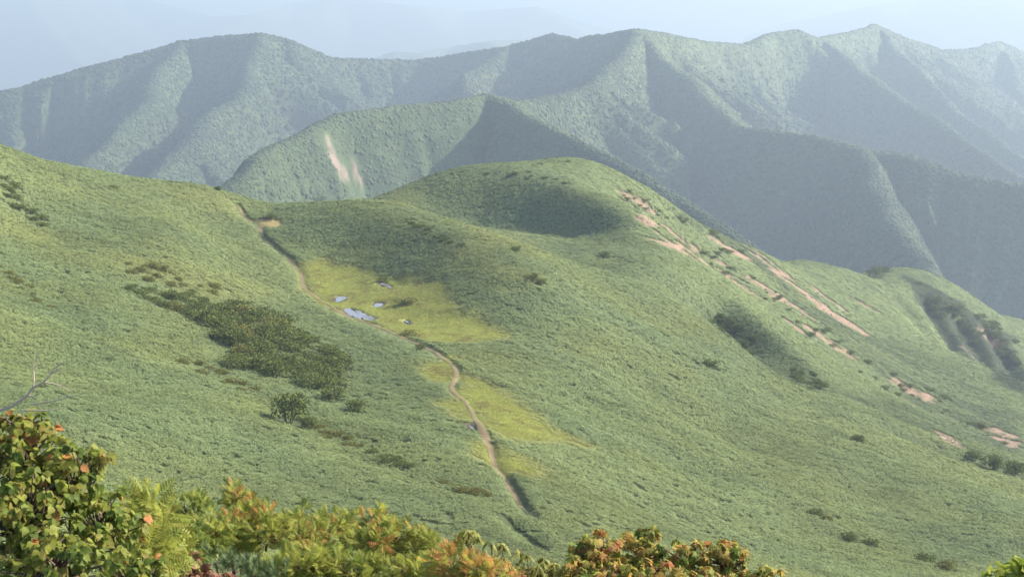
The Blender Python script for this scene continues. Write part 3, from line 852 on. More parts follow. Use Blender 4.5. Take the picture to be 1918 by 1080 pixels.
def in_poly(px, n, seed, mind):
    r = np.random.default_rng(seed); xs = [p[0] for p in px]; ys = [p[1] for p in px]; out = []
    t = 0
    while len(out) < n and t < 6000:
        t += 1
        u = r.uniform(min(xs), max(xs)); v = r.uniform(min(ys), max(ys))
        if poly_sd(np.array([u]), np.array([v]), px)[0] < 0 and all(abs(u - a) + 2 * abs(v - b) > mind for a, b in out): out.append((u, v))
    return out
GROUPS = [
    ([(360, 590), (430, 575), (500, 600), (580, 635), (615, 660), (640, 690), (632, 725), (590, 730), (545, 715), (480, 705), (425, 690), (445, 660), (400, 625)], 62, 24, (42, 70), .58, 'dark',
     'dark green shrub packed into the dense thicket left of the path', 'shrubs of the dense thicket'),
    ([(225, 545), (290, 545), (370, 560), (420, 580), (370, 605), (300, 580), (240, 560)], 20, 24, (26, 44), .6, 'dark',
     'dark shrub in the loose upper end of the thicket', 'shrubs at the upper end of the thicket'),
    ([(230, 495), (290, 505), (360, 530), (420, 545), (400, 560), (330, 545), (250, 520)], 15, 26, (20, 36), .5, 'olive',
     'olive shrub in the yellowish band above the thicket', 'olive shrubs above the thicket'),
    ([(340, 680), (380, 684), (440, 712), (495, 742), (480, 748), (420, 722), (360, 695)], 9, 24, (24, 36), .45, 'olive',
     'low olive shrub in the short strip below the thicket', 'olive shrubs in the strip below the thicket'),
    ([(590, 798), (630, 815), (675, 838), (660, 846), (610, 822)], 7, 22, (24, 34), .4, 'olive',
     'low olive shrub in the strip trailing below the lone rounded shrub', 'olive shrubs trailing below the lone shrub'),
    ([(685, 846), (720, 852), (775, 878), (760, 884), (700, 862)], 6, 22, (24, 34), .4, 'dark',
     'low dark shrub in the strip left of the lower path', 'low shrubs left of the lower path'),
    ([(815, 898), (850, 902), (915, 930), (900, 936), (840, 915)], 7, 22, (26, 36), .4, 'olive',
     'low olive shrub in the strip just above the foreground bushes', 'olive shrubs above the foreground bushes'),
    ([(0, 333), (30, 350), (60, 395), (92, 425), (75, 432), (40, 400), (0, 375)], 12, 20, (20, 32), .5, 'dark',
     'dark shrub in the streak at the upper left picture edge', 'shrubs in the upper left streak'),
    ([(15, 515), (45, 530), (70, 555), (97, 580), (85, 585), (50, 560), (20, 530)], 8, 20, (18, 28), .45, 'olive',
     'low olive shrub in the left edge streak level with the ponds', 'shrubs in the left edge streak'),
    ([(1320, 590), (1370, 598), (1420, 640), (1440, 675), (1390, 660), (1340, 625)], 26, 12, (12, 30), .6, 'dark',
     'dark shrub on the shaded bank of the ravine', 'shrubs on the shaded ravine bank'),
    ([(1480, 690), (1530, 705), (1555, 730), (1520, 734), (1485, 715)], 14, 11, (12, 28), .6, 'dark',
     'dark shrub at the lower mouth of the ravine', 'shrubs at the ravine mouth'),
    ([(1250, 400), (1300, 405), (1400, 470), (1460, 545), (1500, 590), (1600, 650), (1560, 660), (1440, 580), (1330, 500)], 34, 8, (7, 27), .5, 'dark',
     'small dark shrub among the landslide scars', 'shrubs among the landslide scars'),
    ([(1560, 640), (1650, 690), (1800, 760), (1900, 830), (1880, 850), (1760, 790), (1620, 710)], 26, 10, (8, 28), .5, 'dark',
     'small dark shrub on the streaky slope below the scars', 'shrubs on the streaky slope below the scars'),
    ([(1700, 520), (1760, 545), (1820, 590), (1900, 625), (1915, 690), (1860, 670), (1790, 620), (1730, 570)], 40, 8, (10, 32), .55, 'dark',
     'dark scrubby shrub clinging to the craggy spur', 'shrubs on the craggy spur'),
    ([(770, 412), (800, 428), (870, 462), (865, 468), (800, 440), (765, 420)], 10, 12, (12, 22), .5, 'dark',
     'low dark shrub along the rim of the front crest', 'shrubs along the front crest rim'),
    ([(800, 326), (900, 320), (1000, 322), (1060, 338), (1090, 352), (1050, 346), (960, 334), (880, 328)], 12, 16, (10, 20), .4, 'dark',
     'low dark shrub along the brow of the far knoll', 'shrubs along the knoll brow'),
    ([(1130, 342), (1180, 360), (1260, 410), (1240, 415), (1160, 370)], 10, 18, (12, 22), .4, 'dark',
     'low dark shrub on the right shoulder of the far knoll', 'shrubs on the right shoulder of the knoll'),
    ([(980, 310), (1030, 302), (1070, 304), (1050, 312), (1000, 318)], 4, 14, (12, 20), .35, 'dark',
     'low dark shrub on the very top of the far knoll', 'shrubs on the knoll top'),
]
for k, (px, n, mind, (w0, w1), hr, kd, lab, grp) in enumerate(GROUPS):
    sp = in_poly(px, n, 300 + k, mind)
    W = castp(sp)
    us = [p[0] for p in sp]; u0, u1 = min(us), max(us); base_lab = lab
    for (u, v), P in zip(sp, W):
        lab = base_lab + (', leftmost of all' if u == u0 else ', rightmost of all' if u == u1 else ', in its ' + ('left part', 'middle', 'right part')[min(2, int(3 * (u - u0) / (u1 - u0)))])
        bush(u, v, random.uniform(w0, w1), hr * random.uniform(.75, 1.25), 'olive' if kd == 'dark' and random.random() < .06 else kd, lab, grp, P)
# --- bamboo grass
k = 0.0018
sx, sy = polar_points(88, 1000, k, 22.5, 101)
kx = np.full(len(sx), k)
nx_, ny_ = polar_points(40, 88, .0036, 22.5, 103)
sx, sy, kx = np.r_[sx, nx_], np.r_[sy, ny_], np.r_[kx, np.full(len(nx_), .0036)]
sz = grid_lookup(sx, sy)
ok = seen_from_here(sx, sy, sz)
# leave out what lies far behind the crests
vis_lim = np.maximum.accumulate(GZ / GY, axis=0)
a_i = np.clip(((np.degrees(np.arctan2(sx, sy)) + 25) / 50 * (GX.shape[1] - 1)).round().astype(int), 0, GX.shape[1] - 1)
r_i = np.clip((np.clip(np.log(sy / 2.5) / math.log(500), 0, 1) ** (1 / 0.8) * (GX.shape[0] - 1)).astype(int), 0, GX.shape[0] - 1)
ok &= (sz + 5.0) / sy > vis_lim[np.maximum(r_i - 1, 0), a_i]
sx, sy, sz, kx = sx[ok], sy[ok], sz[ok], kx[ok]
marsh, sand, olive, scar, scrub, pd, td, pond = masks(sx, sy)
rnd = RNG.random(len(sx))
gap = 0.85 + 0.05 * noise(sx / 2, sy / 2, 91)
bare = (marsh > 0.35 + .5 * rnd) | (sand > 0.5) | (scar > 0.10) | (pd < gap + 0.0010 * sy) | (td < 0.75) | (pond < 1.2)
sx, sy, sz, rnd, kx = sx[~bare], sy[~bare], sz[~bare], rnd[~bare], kx[~bare]
olive, scrub, marsh, pd = olive[~bare], scrub[~bare], marsh[~bare], pd[~bare]
free = ~((noise(sx / .95, sy / .95, 123) > .74 - .30 * fbm(sx / 11, sy / 11, 125, 2)) & (sy < 300))
for bx, by, br in BUSH_AT: free &= (sx - bx) ** 2 + (sy - by) ** 2 > (br * .8) ** 2
sx, sy, sz, rnd, kx, olive, scrub, marsh, pd = [q[free] for q in (sx, sy, sz, rnd, kx, olive, scrub, marsh, pd)]
lo = fbm(sx / 30, sy / 30, 111, 4); mid = fbm(sx / 5, sy / 5, 113, 3)
o_ = np.argsort(path_w[:, 1]); left_of = sx < np.interp(sy, path_w[o_, 1], path_w[o_, 0])
mfade = (1 - .75 * (1 - sstep(1.0, 6.0, pd)) * sstep(205, 225, sy) * left_of) * (1 + .35 * (1 - sstep(.8, 2.2, pd)) * ~left_of) * (1 - .75 * sstep(.02, .6, marsh))
cl = noise(sx / 1.3, sy / 1.3, 117)
hgt = 1.0 + 0.30 * fbm(sx / 3.2, sy / 3.2, 115, 2) + 0.12 * lo + .22 * cl
s = kx * sy / 0.38
scl = np.stack([s * (1.0 + .3 * rnd), s * (1.0 + .3 * rnd), mfade * hgt * np.clip(s, .7, 1.1) * (.85 + .3 * RNG.random(len(s)))], 1)
tint = rgb(.182, .230, .096)[None] * (1 + .22 * lo + .12 * mid)[:, None] * (1 + np.outer(fbm(sx / 14, sy / 14, 121, 3), [.10, .02, -.12]))
yel = np.clip(.5 * olive + .14 * np.clip(lo, 0, 1) + .18 * (RNG.random(len(s)) < .15), 0, 1)[:, None]
yel = np.maximum(yel, .8 * sstep(.05, .5, marsh)[:, None])
tint = tint * (1 - yel) + yel * rgb(.25, .26, .085)
far = sstep(300, 460, sy)[:, None]
tint = tint * (1 - .35 * far) + .35 * far * rgb(.18, .24, .092)
dk = scrub[:, None] * (0.45 + .45 * (fbm((sx * .45 + sy * .9) / 6, (sx * .9 - sy * .45) / 20, 119, 3) > 0))[:, None]
dk = np.clip(dk + .45 * sstep(.8, 1.15, scrub)[:, None], 0, .95)
tint = tint * (1 - dk) + dk * (rgb(.068, .095, .045) - rgb(.018, .03, .012) * sstep(.8, 1.15, scrub)[:, None])
scatter('bamboo_grass', np.stack([sx, sy, sz - 0.05], 1), scl, RNG.uniform(0, 6.28, len(s)), tint, SASA,
        'knee high pale green bamboo grass carpeting the mountainside', 'bamboo grass', ground_normal(sx, sy))

# --- short sedge of the marsh
k2 = 0.0012
gx, gy = polar_points(140, 400, k2, 14, 131)
marsh, sand, olive, scar, scrub, pd, td, pond = masks(gx, gy)
keep = ((marsh > .35)) & (pd > .5) & (pond > .9)
gx, gy, pond, marsh = gx[keep], gy[keep], pond[keep], marsh[keep]
q = fbm(gx / 6, gy / 6, 133, 4)[:, None]; q2 = fbm(gx / 1.6, gy / 1.6, 135, 2)[:, None]
tint = rgb(.295, .32, .075) * (1 + .2 * q2) * (1 - np.clip(q, 0, 1)) + np.clip(q, 0, 1) * rgb(.34, .33, .10)
br = sstep(.18, .5, fbm(gx / 2.6, gy / 2.6, 137, 3))[:, None]
tint = tint * (1 - .75 * br) + .75 * br * rgb(.20, .165, .06)
s = k2 * gy / .30
scatter('marsh_sedge', np.stack([gx, gy, grid_lookup(gx, gy) - .02], 1), np.stack([s, s, .55 + .5 * RNG.random(len(s)) + .3 * q[:, 0]], 1), RNG.uniform(0, 6.28, len(s)), tint, TUFT,
        'short yellow green sedge covering the marsh beside the path', 'sedge')

# --- rubble on the scars
def stone_mesh(seed, mat):
    r = np.random.default_rng(seed)
    import bmesh
    bm = bmesh.new(); bmesh.ops.create_icosphere(bm, subdivisions=1, radius=1)
    for v in bm.verts: v.co *= r.uniform(.6, 1.1)
    me = bpy.data.meshes.new('stone'); bm.to_mesh(me); bm.free(); me.materials.append(mat); return me
M_STONE = leaf_shader('pale_rubble', True, 0, .9, .1, 0)
ST = [proto('stone', stone_mesh(s, M_STONE)) for s in (1, 2, 3)]
rx, ry = polar_points(330, 900, .0028, 21, 141)
marsh, sand, olive, scar, scrub, pd, td, pond = masks(rx, ry)
keep = (scar > .5) & (RNG.random(len(rx)) < .5)
rx, ry = rx[keep], ry[keep]
t = RNG.random(len(rx))[:, None]
s = .15 + .5 * RNG.random(len(rx)) ** 2.5
scatter('rubble', np.stack([rx, ry, grid_lookup(rx, ry)], 1), np.stack([s, s, s * .7], 1), RNG.uniform(0, 6.28, len(rx)), rgb(.42, .32, .26) * t + rgb(.26, .18, .13) * (1 - t), ST,
        'loose pale stones strewn over the landslide scars', 'rubble')

# --- forest on the mountains beyond
def crown_mesh(seed):
    import bmesh
    r = np.random.default_rng(seed)
    bm = bmesh.new(); bmesh.ops.create_icosphere(bm, subdivisions=2, radius=1)
    ph = r.uniform(0, 9, 9)
    for v in bm.verts:
        c = v.co
        k = 1 + .20 * math.sin(4.1 * c.x + ph[0]) * math.sin(3.7 * c.y + ph[1]) + .13 * math.sin(8 * c.x + ph[2]) * math.sin(9 * c.z + ph[3]) + r.uniform(-.10, .12)
        v.co = Vector((c.x * k, c.y * k, c.z * k * .95))
    me = bpy.data.meshes.new('forest_crown'); bm.to_mesh(me); bm.free(); me.materials.append(M_TREE)
    return me
CROWN = [proto('forest_crown', crown_mesh(s)) for s in (1, 2, 3, 4, 5)]
k3 = 0.0021
tx, ty = polar_points(1080, 4700, k3, 22.5, 151)
a_i = (np.degrees(np.arctan2(tx, ty)) + 26) / 52 * (MX.shape[1] - 1)
q_i = np.log(ty / 1000) / math.log(5.4) * (MX.shape[0] - 1)
i = np.clip(np.floor(q_i).astype(int), 0, MX.shape[0] - 2); j = np.clip(np.floor(a_i).astype(int), 0, MX.shape[1] - 2)
fi = q_i - i; fj = a_i - j
tz = MZ[i, j] * (1 - fi) * (1 - fj) + MZ[i + 1, j] * fi * (1 - fj) + MZ[i, j + 1] * (1 - fi) * fj + MZ[i + 1, j + 1] * fi * fj
def m_look(x_, y_):
    q_ = np.log(np.clip(y_, 1001, 5300) / 1000) / math.log(5.4) * (MX.shape[0] - 1); a_ = np.clip((np.degrees(np.arctan2(x_, y_)) + 26) / 52 * (MX.shape[1] - 1), 0, MX.shape[1] - 1.01)
    i_ = q_.astype(int); j_ = a_.astype(int); f_ = q_ - i_; g_ = a_ - j_
    return (MZ[i_, j_] * (1 - g_) + MZ[i_, j_ + 1] * g_) * (1 - f_) + (MZ[i_ + 1, j_] * (1 - g_) + MZ[i_ + 1, j_ + 1] * g_) * f_
mlim = np.maximum.accumulate(MZ / MY, axis=0)
ok = seen_from_here(tx, ty, tz) & ((tz + 9) / ty > mlim[np.maximum(i - 2, 0), j]) & (tz > -600)
gr = C_BARE = sstep(-330, -170, tz + 60 * fbm(tx / 130, ty / 130, 71, 3)) * sstep(350, 600, tx + 0.12 * ty)
fr = np.exp(-((ty - 1430) / 260) ** 2) * (tx < 60) * sstep(-330, -250, tz + 40 * fbm(tx / 90, ty / 90, 75, 3))
slp = np.full(len(tx), 1e3)
for px in ([(612, 258), (620, 280), (630, 300), (642, 322), (652, 332)], [(664, 326), (672, 332)]):
    d, _ = seg_dist(tx, ty, np.array([cast_m(*p) for p in px])); slp = np.minimum(slp, d)
thin = np.clip(.93 * gr + .8 * fr, 0, 1)
ok &= (RNG.random(len(tx)) > .05 * thin) & (slp > 9)
tx, ty, tz, thin = tx[ok], ty[ok], tz[ok], thin[ok]
s = ty * k3 * (.38 + .55 * RNG.random(len(tx)) ** 1.7 + .12 * fbm(tx / 40, ty / 40, 153, 2)) * (1 - .15 * thin)
t = RNG.random(len(tx))[:, None]; w = (.5 + .5 * fbm(tx / 110, ty / 110, 155, 3))[:, None]
tint = (rgb(.025, .043, .023) * (1 - t) + rgb(.058, .078, .040) * t) * (.75 + .5 * w)
tint = tint * (1 - thin[:, None]) + thin[:, None] * (rgb(.078, .102, .048) * (.8 + .4 * t))
scatter('forest', np.stack([tx, ty, tz + .05 * s], 1), np.stack([s, s, s * (.38 + .34 * RNG.random(len(s))) * (1 - .45 * thin)], 1), RNG.uniform(0, 6.28, len(s)), tint, CROWN,
        'deciduous forest covering the hazy mountains beyond the ridge', 'forest',
        unit(np.stack([(m_look(tx - 7, ty) - m_look(tx + 7, ty)) / 14, (m_look(tx, ty - 7) - m_look(tx, ty + 7)) / 14, np.ones(len(tx))], 1)))
# ------------------------------------------------------------------ bushes right in front of the camera
def outline_leaf(name, half, mat, fold=.18, bend=.12, cup=0.0):
    """a leaf blade from its half outline [(y, x)], folded on the midrib and bent along its length"""
    ys = np.array([p[0] for p in half], float); xs = np.array([p[1] for p in half], float); n = len(ys)
    V = []
    for s in (-1, 0, 1):
        for y_, x_ in zip(ys, xs):
            V.append((s * x_, y_, abs(s) * x_ * fold - bend * y_ * y_ / ys[-1] + cup * math.sin(5 * y_ / ys[-1]) * .02))
    V = np.array(V); i = np.arange(n - 1)
    F = np.concatenate([np.stack([i, i + 1, i + n + 1, i + n], 1), np.stack([i + n, i + n + 1, i + 2 * n + 1, i + 2 * n], 1)])
    return mesh_np(name, V, F, [mat], True)

def birch_leaf(mat, k=0):
    h = [(0, .002), (.06, .16), (.14, .30), (.26, .385), (.40, .37), (.55, .30), (.70, .20), (.84, .10), (1, .003)]
    h = [(y_, x_ * (1 + .09 * (-1) ** i)) for i, (y_, x_) in enumerate(h)]
    return outline_leaf('leaf', h, mat, .10 + .12 * k, .22 + .15 * k)
def lance_leaf(mat, k=0):
    return outline_leaf('leaf', [(0, .002), (.12, .08), (.3, .14), (.5, .155), (.7, .11), (.86, .05), (1, .002)], mat, .25, .25 + .2 * k)
def maple_leaf(mat, k=0):
    tips = [(-150, .30), (-100, .62), (-48, .86), (0, 1.0), (48, .86), (100, .62), (150, .30)]
    P = [(0, 0, 0)]
    for i, (a, r_) in enumerate(tips):
        a0 = math.radians(a)
        if i:
            am = math.radians((a + tips[i - 1][0]) / 2); P.append((math.sin(am) * .36, math.cos(am) * .36 + .25, .02))
        for da, f in ((-9, .72), (0, 1), (9, .72)):
            q = math.radians(a + da); P.append((math.sin(q) * r_ * f * .8, math.cos(q) * r_ * f * .8 + .25, -.22 * (r_ * f) ** 2 + .05 * (1 if da else 0)))
    P[0] = (0, .02, 0)
    c = len(P); P.append((0, .25, .05))
    F = [(c, i, i + 1) for i in range(0, c - 1)] + [(c, c - 1, 0)]
    V = np.array(P, float); V[:, 2] += -.25 * k * V[:, 1] ** 2
    return mesh_np('leaf', V, np.array(F), [mat], True)
def rowan_leaf(mat, k=0, pairs=6):
    """a feathered leaf: stalk and opposite leaflets"""
    VV, o = [], 0; pos, dr, nz, ln = [], [], [], []
    for i in range(pairs):
        t = .22 + .70 * i / (pairs - 1)
        for s in (-1, 1):
            pos.append((0, t, -.16 * t * t)); dr.append((s * .86, .46, -.18)); nz.append((s * .12, .1, 1)); ln.append(.36 * (1 - .35 * abs(t - .5)))
    pos.append((0, .96, -.15)); dr.append((0, 1, -.35)); nz.append((0, .3, 1)); ln.append(.32)
    pos, dr, nz, ln = np.array(pos), unit(np.array(dr, float)), unit(np.array(nz, float)), np.array(ln)
    nz = unit(nz - dr * (nz * dr).sum(1)[:, None])
    V, F = leaf_quads(pos, dr, nz, ln, ln * .33, .14)
    t = np.linspace(0, .96, 4)
    S = np.stack([0 * t, t, -.16 * t * t - .004], 1); w = np.array([.012, 0, 0])
    VS = np.vstack([S - w, S + w]); i = np.arange(3); FS = np.concatenate([np.stack([i, i + 1, i + 5], 1), np.stack([i, i + 5, i + 4], 1)]) + len(V)
    return mesh_np('leaf', np.vstack([V, VS]), np.vstack([F, FS]), [mat], False)
def pine_tuft(mat):
    r = np.random.default_rng(9); n = 70
    t = r.random(n); a = r.uniform(0, 6.28, n)
    pos = np.stack([0 * t, t * .55, 0 * t], 1)
    d = unit(np.stack([np.cos(a) * .75, .75 + .5 * t, np.sin(a) * .75], 1)); nz = unit(np.cross(d, np.stack([-np.sin(a), 0 * a, np.cos(a)], 1)))
    V, F = leaf_quads(pos, d, nz, r.uniform(.38, .5, n), np.full(n, .022), .03)
    return mesh_np('needle_tuft', V, F, [mat], False)

LF = lambda nm, ramp, tr=.42, ro=.6, sp=.2: leaf_shader(nm, False, tr, ro, sp, ramp=ramp)
G1, G2, G3 = (.11, .16, .028), (.17, .225, .04), (.24, .275, .05)
Y1_, Y2_ = (.28, .295, .052), (.34, .31, .065)
O1, O2, R1, R2 = (.44, .22, .055), (.46, .29, .08), (.40, .14, .05), (.30, .09, .04)
M_L_GREEN = LF('birch_leaf_green', [G1, (.11, .16, .035), G2, G3, G2, (.08, .12, .026)], .55)
M_L_YEL = LF('birch_leaf_yellow', [G3, Y1_, (.22, .24, .045), (.24, .20, .05)], .55)
M_L_RED = LF('birch_leaf_red', [R1, O1, (.30, .14, .05), (.22, .12, .05)], .4)
M_R_YG = LF('rowan_leaf_yellow_green', [G3, Y1_, (.24, .27, .05), Y2_], .55)
M_R_G = LF('rowan_leaf_green', [G1, G2, G3, (.10, .15, .03)], .4)
M_R_O = LF('rowan_leaf_orange', [O1, O2, R1, Y2_], .55)
M_D_OL = LF('hanging_leaf_olive', [(.20, .22, .055), (.28, .27, .075), (.15, .18, .04), (.33, .30, .10)], .4)
M_D_O = LF('hanging_leaf_orange', [O2, (.36, .2, .08), Y2_], .4)
M_M_G = LF('maple_leaf_green', [G2, G3, (.13, .19, .035), G1], .55)
M_M_Y = LF('maple_leaf_yellow', [Y1_, Y2_, O2, G3], .55)
M_M_O = LF('maple_leaf_orange', [O1, (.40, .24, .09), O2, R1, (.34, .19, .08)], .55)
M_DRY = LF('dry_maroon_leaf', [(.13, .05, .03), (.18, .08, .045), (.10, .04, .025), (.20, .11, .06)], .25)
M_PINE = LF('pine_needle', [(.07, .11, .045), (.10, .15, .06), (.14, .19, .08)], .1)
M_YB = LF('bright_yellow_green_leaf', [(.26, .33, .045), (.32, .36, .06), (.2, .27, .04)], .55)

def frame_matrix(p, d, n, s):
    d = unit(d); n = unit(n - d * (n * d).sum(-1, keepdims=True)); x_ = np.cross(d, n)
    M = np.zeros((len(p), 4, 4)); M[:, :3, 0] = x_ * s[:, None]; M[:, :3, 1] = d * s[:, None]; M[:, :3, 2] = n * s[:, None]; M[:, :3, 3] = p; M[:, 3, 3] = 1
    return M

def shrub(name, label, lobes, clusters, per, kinds, size, droop=.2, spread=.5, cat='shrub', bark=None, n_obj=260, seed=1, part='leaf', stem=.012, shell=(.45, 1.05), top_bias=.0):
    """kinds: [(mesh list, weight, weight added toward the crown's tip)]; lobes: (u, v, metres ahead, half width px, half height px)"""
    r = np.random.default_rng(seed)
    cen = np.array([at(u, v, Y) for u, v, Y, _, _ in lobes]); rx = np.array([a * Y / FPX for _, _, Y, a, b in lobes]); rz = np.array([b * Y / FPX for _, _, Y, a, b in lobes])
    rad = np.stack([rx, np.minimum(rx, rz * 1.6), rz], 1)
    base = cen.mean(0).copy(); base[2] = float(height(np.array([base[0]]), np.array([base[1]]))[0]) - .02
    root = link(name, None, label=label, category=cat); root.location = base
    w = rx * rz; w = w / w.sum()
    L_ = r.choice(len(lobes), clusters, p=w)
    dirs = unit(r.normal(0, 1, (clusters, 3)) + np.array([0, -.25, .3 + top_bias]))
    cp = cen[L_] + dirs * rad[L_] * r.uniform(shell[0], 1.0, clusters)[:, None]
    hi = np.clip((dirs[:, 2] * .5 + .5), 0, 1) * sstep(np.percentile(cp[:, 2], 20), cp[:, 2].max(), cp[:, 2])
    # leaves round each twig end
    n = clusters * per
    ci = np.repeat(np.arange(clusters), per)
    od = unit(dirs[ci] * .55 + r.normal(0, spread, (n, 3)) + [0, 0, .12])
    d = unit(od + np.array([0, 0, -droop]))
    p = cp[ci] + od * r.uniform(0, .35, n)[:, None] * size
    nn = unit(r.normal(0, .45, (n, 3)) + np.array([.15, -.35, .9]) + .3 * dirs[ci])
    s = size * r.uniform(.65, 1.2, n)
    M = frame_matrix(p, d, nn, s)
    wt = np.stack([k[1] + k[2] * hi[ci] ** 2 for k in kinds], 1); wt = np.maximum(wt, 0); wt /= wt.sum(1, keepdims=True)
    # neighbours on one twig turn colour together
    rc = np.clip(.7 * r.random(clusters)[ci] + .3 * r.random(n), 0, .9999)
    kd = (rc[:, None] > np.cumsum(wt, 1)).sum(1).clip(0, len(kinds) - 1)
    u, v, dist = project(p)
    infr = (u > -40) & (u < 1960) & (v < 1110) & (v > 0)
    order = np.argsort(np.where(infr, dist, dist + 100))
    single = order[:min(n_obj, int(infr.sum()))]
    inv = Matrix.Translation(-Vector(base))
    is_single = np.zeros(n, bool); is_single[single] = True
    for i in single:
        ms = kinds[kd[i]][0]
        o = bpy.data.objects.new(part, ms[i % len(ms)]); COL.objects.link(o); o.parent = root
        o.matrix_local = inv @ Matrix(M[i].tolist())
    rest = np.where(~is_single)[0]
    if len(rest):
        VV, FF, MI, o = [], [], [], 0; mats = []
        for q, k in enumerate(kinds):
            ms = k[0]
            if ms[0].materials[0] not in mats: mats.append(ms[0].materials[0])
            mi = mats.index(ms[0].materials[0])
            for j, me in enumerate(ms):
                idx = rest[(kd[rest] == q) & (rest % len(ms) == j)]
                if not len(idx): continue
                me.calc_loop_triangles()
                v_ = np.empty(len(me.vertices) * 3, np.float32); me.vertices.foreach_get('co', v_); v_ = v_.reshape(-1, 3)
                f_ = np.empty(len(me.loop_triangles) * 3, np.int32); me.loop_triangles.foreach_get('vertices', f_); f_ = f_.reshape(-1, 3)
                W = np.einsum('nij,vj->nvi', M[idx, :3, :3], v_) + M[idx, None, :3, 3] - base
                VV.append(W.reshape(-1, 3)); FF.append((f_[None] + (np.arange(len(idx)) * len(v_))[:, None, None]).reshape(-1, 3) + o); MI.append(np.full(len(idx) * len(f_), mi))
                o += len(idx) * len(v_)
        me = mesh_np('foliage', np.vstack(VV), np.vstack(FF), mats, True)
        me.polygons.foreach_set('material_index', np.concatenate(MI).astype(np.int32))
        link('foliage', me, root, kind='stuff')
    # stems and twigs
    paths = []
    hub = [cen[i] * np.array([1, 1, 1]) + [0, 0, -.35 * rad[i][2]] for i in range(len(lobes))]
    for hb in hub:
        m1 = base * .6 + hb * .4 + r.normal(0, .05, 3)
        paths.append((np.array([base + r.normal(0, .03, 3), m1, hb]), stem * 1.6, stem * .8))
    for c in range(clusters):
        hb = hub[L_[c]]; e = cp[c]
        m1 = hb * .5 + e * .5 + r.normal(0, .12, 3) * rad[L_[c]]
        paths.append((np.array([hb, m1, e]), stem * .55, stem * .15))
    V, F = tubes(paths, 4)
    link('branches', mesh_np('branches', V - base, F, [bark or M_BARK], True), root)
    return root, base

BI = [birch_leaf(M_L_GREEN, k) for k in (0, .5, 1)]; BIY = [birch_leaf(M_L_YEL, k) for k in (0, .6)]; BIR = [birch_leaf(M_L_RED, k) for k in (.2, 1)]
RG = [rowan_leaf(M_R_G), rowan_leaf(M_R_G, pairs=7)]; RY = [rowan_leaf(M_R_YG), rowan_leaf(M_R_YG, pairs=7)]; RO = [rowan_leaf(M_R_O), rowan_leaf(M_R_O, pairs=5)]
DO = [lance_leaf(M_D_OL, k) for k in (0, 1)]; DOO = [lance_leaf(M_D_O, .5)]
MG = [maple_leaf(M_M_G, k) for k in (0, 1)]; MY = [maple_leaf(M_M_Y, k) for k in (0, 1)]; MO = [maple_leaf(M_M_O, k) for k in (.3, 1.2)]
DR = [lance_leaf(M_DRY, .3), birch_leaf(M_DRY, 1)]; PN = [pine_tuft(M_PINE)]; YB = [birch_leaf(M_YB, .3), lance_leaf(M_YB, .5)]

birch, birch_base = shrub('birch_shrub', 'large leaved birch shrub with green and reddish leaves at the lower left corner',
    [(40, 850, 4.6, 95, 75), (130, 900, 4.5, 95, 80), (40, 960, 4.3, 120, 95), (190, 985, 4.5, 85, 80), (100, 1060, 4.1, 170, 80), (250, 1080, 4.4, 60, 60), (30, 790, 4.7, 55, 30)],
    580, 7, [(BI, 4.5, -1), (BIY, 4.2, 1.0), (BIR, 1.0, 1.4)], .032, droop=.95, spread=.7, n_obj=300, seed=21, stem=.010)
# the bare dead branch sticking out of its top
def pxpath(px, Y): return np.array([at(u, v, Y) for u, v in px]) - birch_base
dead = [(pxpath([(-60, 790), (0, 768), (20, 762), (41, 748), (51, 740)], 4.5), .006, .0045), (pxpath([(51, 740), (65, 724), (81, 716), (92, 705), (102, 689), (112, 682), (122, 678)], 4.5), .0042, .0018),
        (pxpath([(55, 734), (61, 725), (64, 711), (62, 687), (69, 668), (81, 653)], 4.5), .003, .001), (pxpath([(81, 716), (98, 718), (116, 723), (134, 733)], 4.5), .003, .001),
        (pxpath([(96, 700), (105, 694), (114, 690)], 4.5), .0025, .0012), (pxpath([(60, 757), (98, 751), (122, 745), (143, 740), (163, 733)], 4.5), .0028, .001), (pxpath([(51, 740), (64, 742), (76, 734)], 4.5), .003, .001),
        (pxpath([(45, 768), (70, 768), (92, 769), (120, 764)], 4.5), .003, .001), (pxpath([(64, 692), (68, 684), (72, 676)], 4.5), .0018, .0008), (pxpath([(116, 723), (124, 718), (128, 714)], 4.5), .0015, .0007)]
V, F = tubes(dead, 6)
link('dead_branch', mesh_np('dead_branch', V, F, [M_PALE], True), birch, label='bare pale dead branch with thin dark twigs')

shrub('rowan_shrub', 'yellow green feathery rowan shrub right beside the big birch shrub',
      [(285, 985, 6.0, 42, 52), (262, 1050, 5.6, 60, 50), (318, 1030, 6.2, 38, 42), (270, 945, 6.3, 24, 22)], 95, 6, [(RY, 5, 1), (RG, 1, 0), (RO, .5, 0)], .095, droop=.35, seed=22, n_obj=230)
shrub('dry_shrub', 'dry maroon shrub at the bottom edge between rowan and dwarf pine',
      [(365, 1062, 6.4, 42, 24), (330, 1075, 6.3, 30, 20), (395, 1085, 6.3, 40, 20)], 34, 7, [(DR, 1, 0)], .055, droop=.5, spread=.8, seed=23, n_obj=160, bark=M_RED_TWIG)
shrub('dwarf_pine', 'dwarf pine with grey green needle tufts peeping over the bottom edge',
      [(480, 1078, 6.6, 44, 16), (440, 1068, 6.8, 26, 13), (520, 1085, 6.6, 30, 14), (405, 1052, 6.9, 14, 8)], 26, 2, [(PN, 1, 0)], .11, droop=-.55, spread=.45, seed=24, n_obj=50, part='needle_tuft', stem=.01, top_bias=.6)
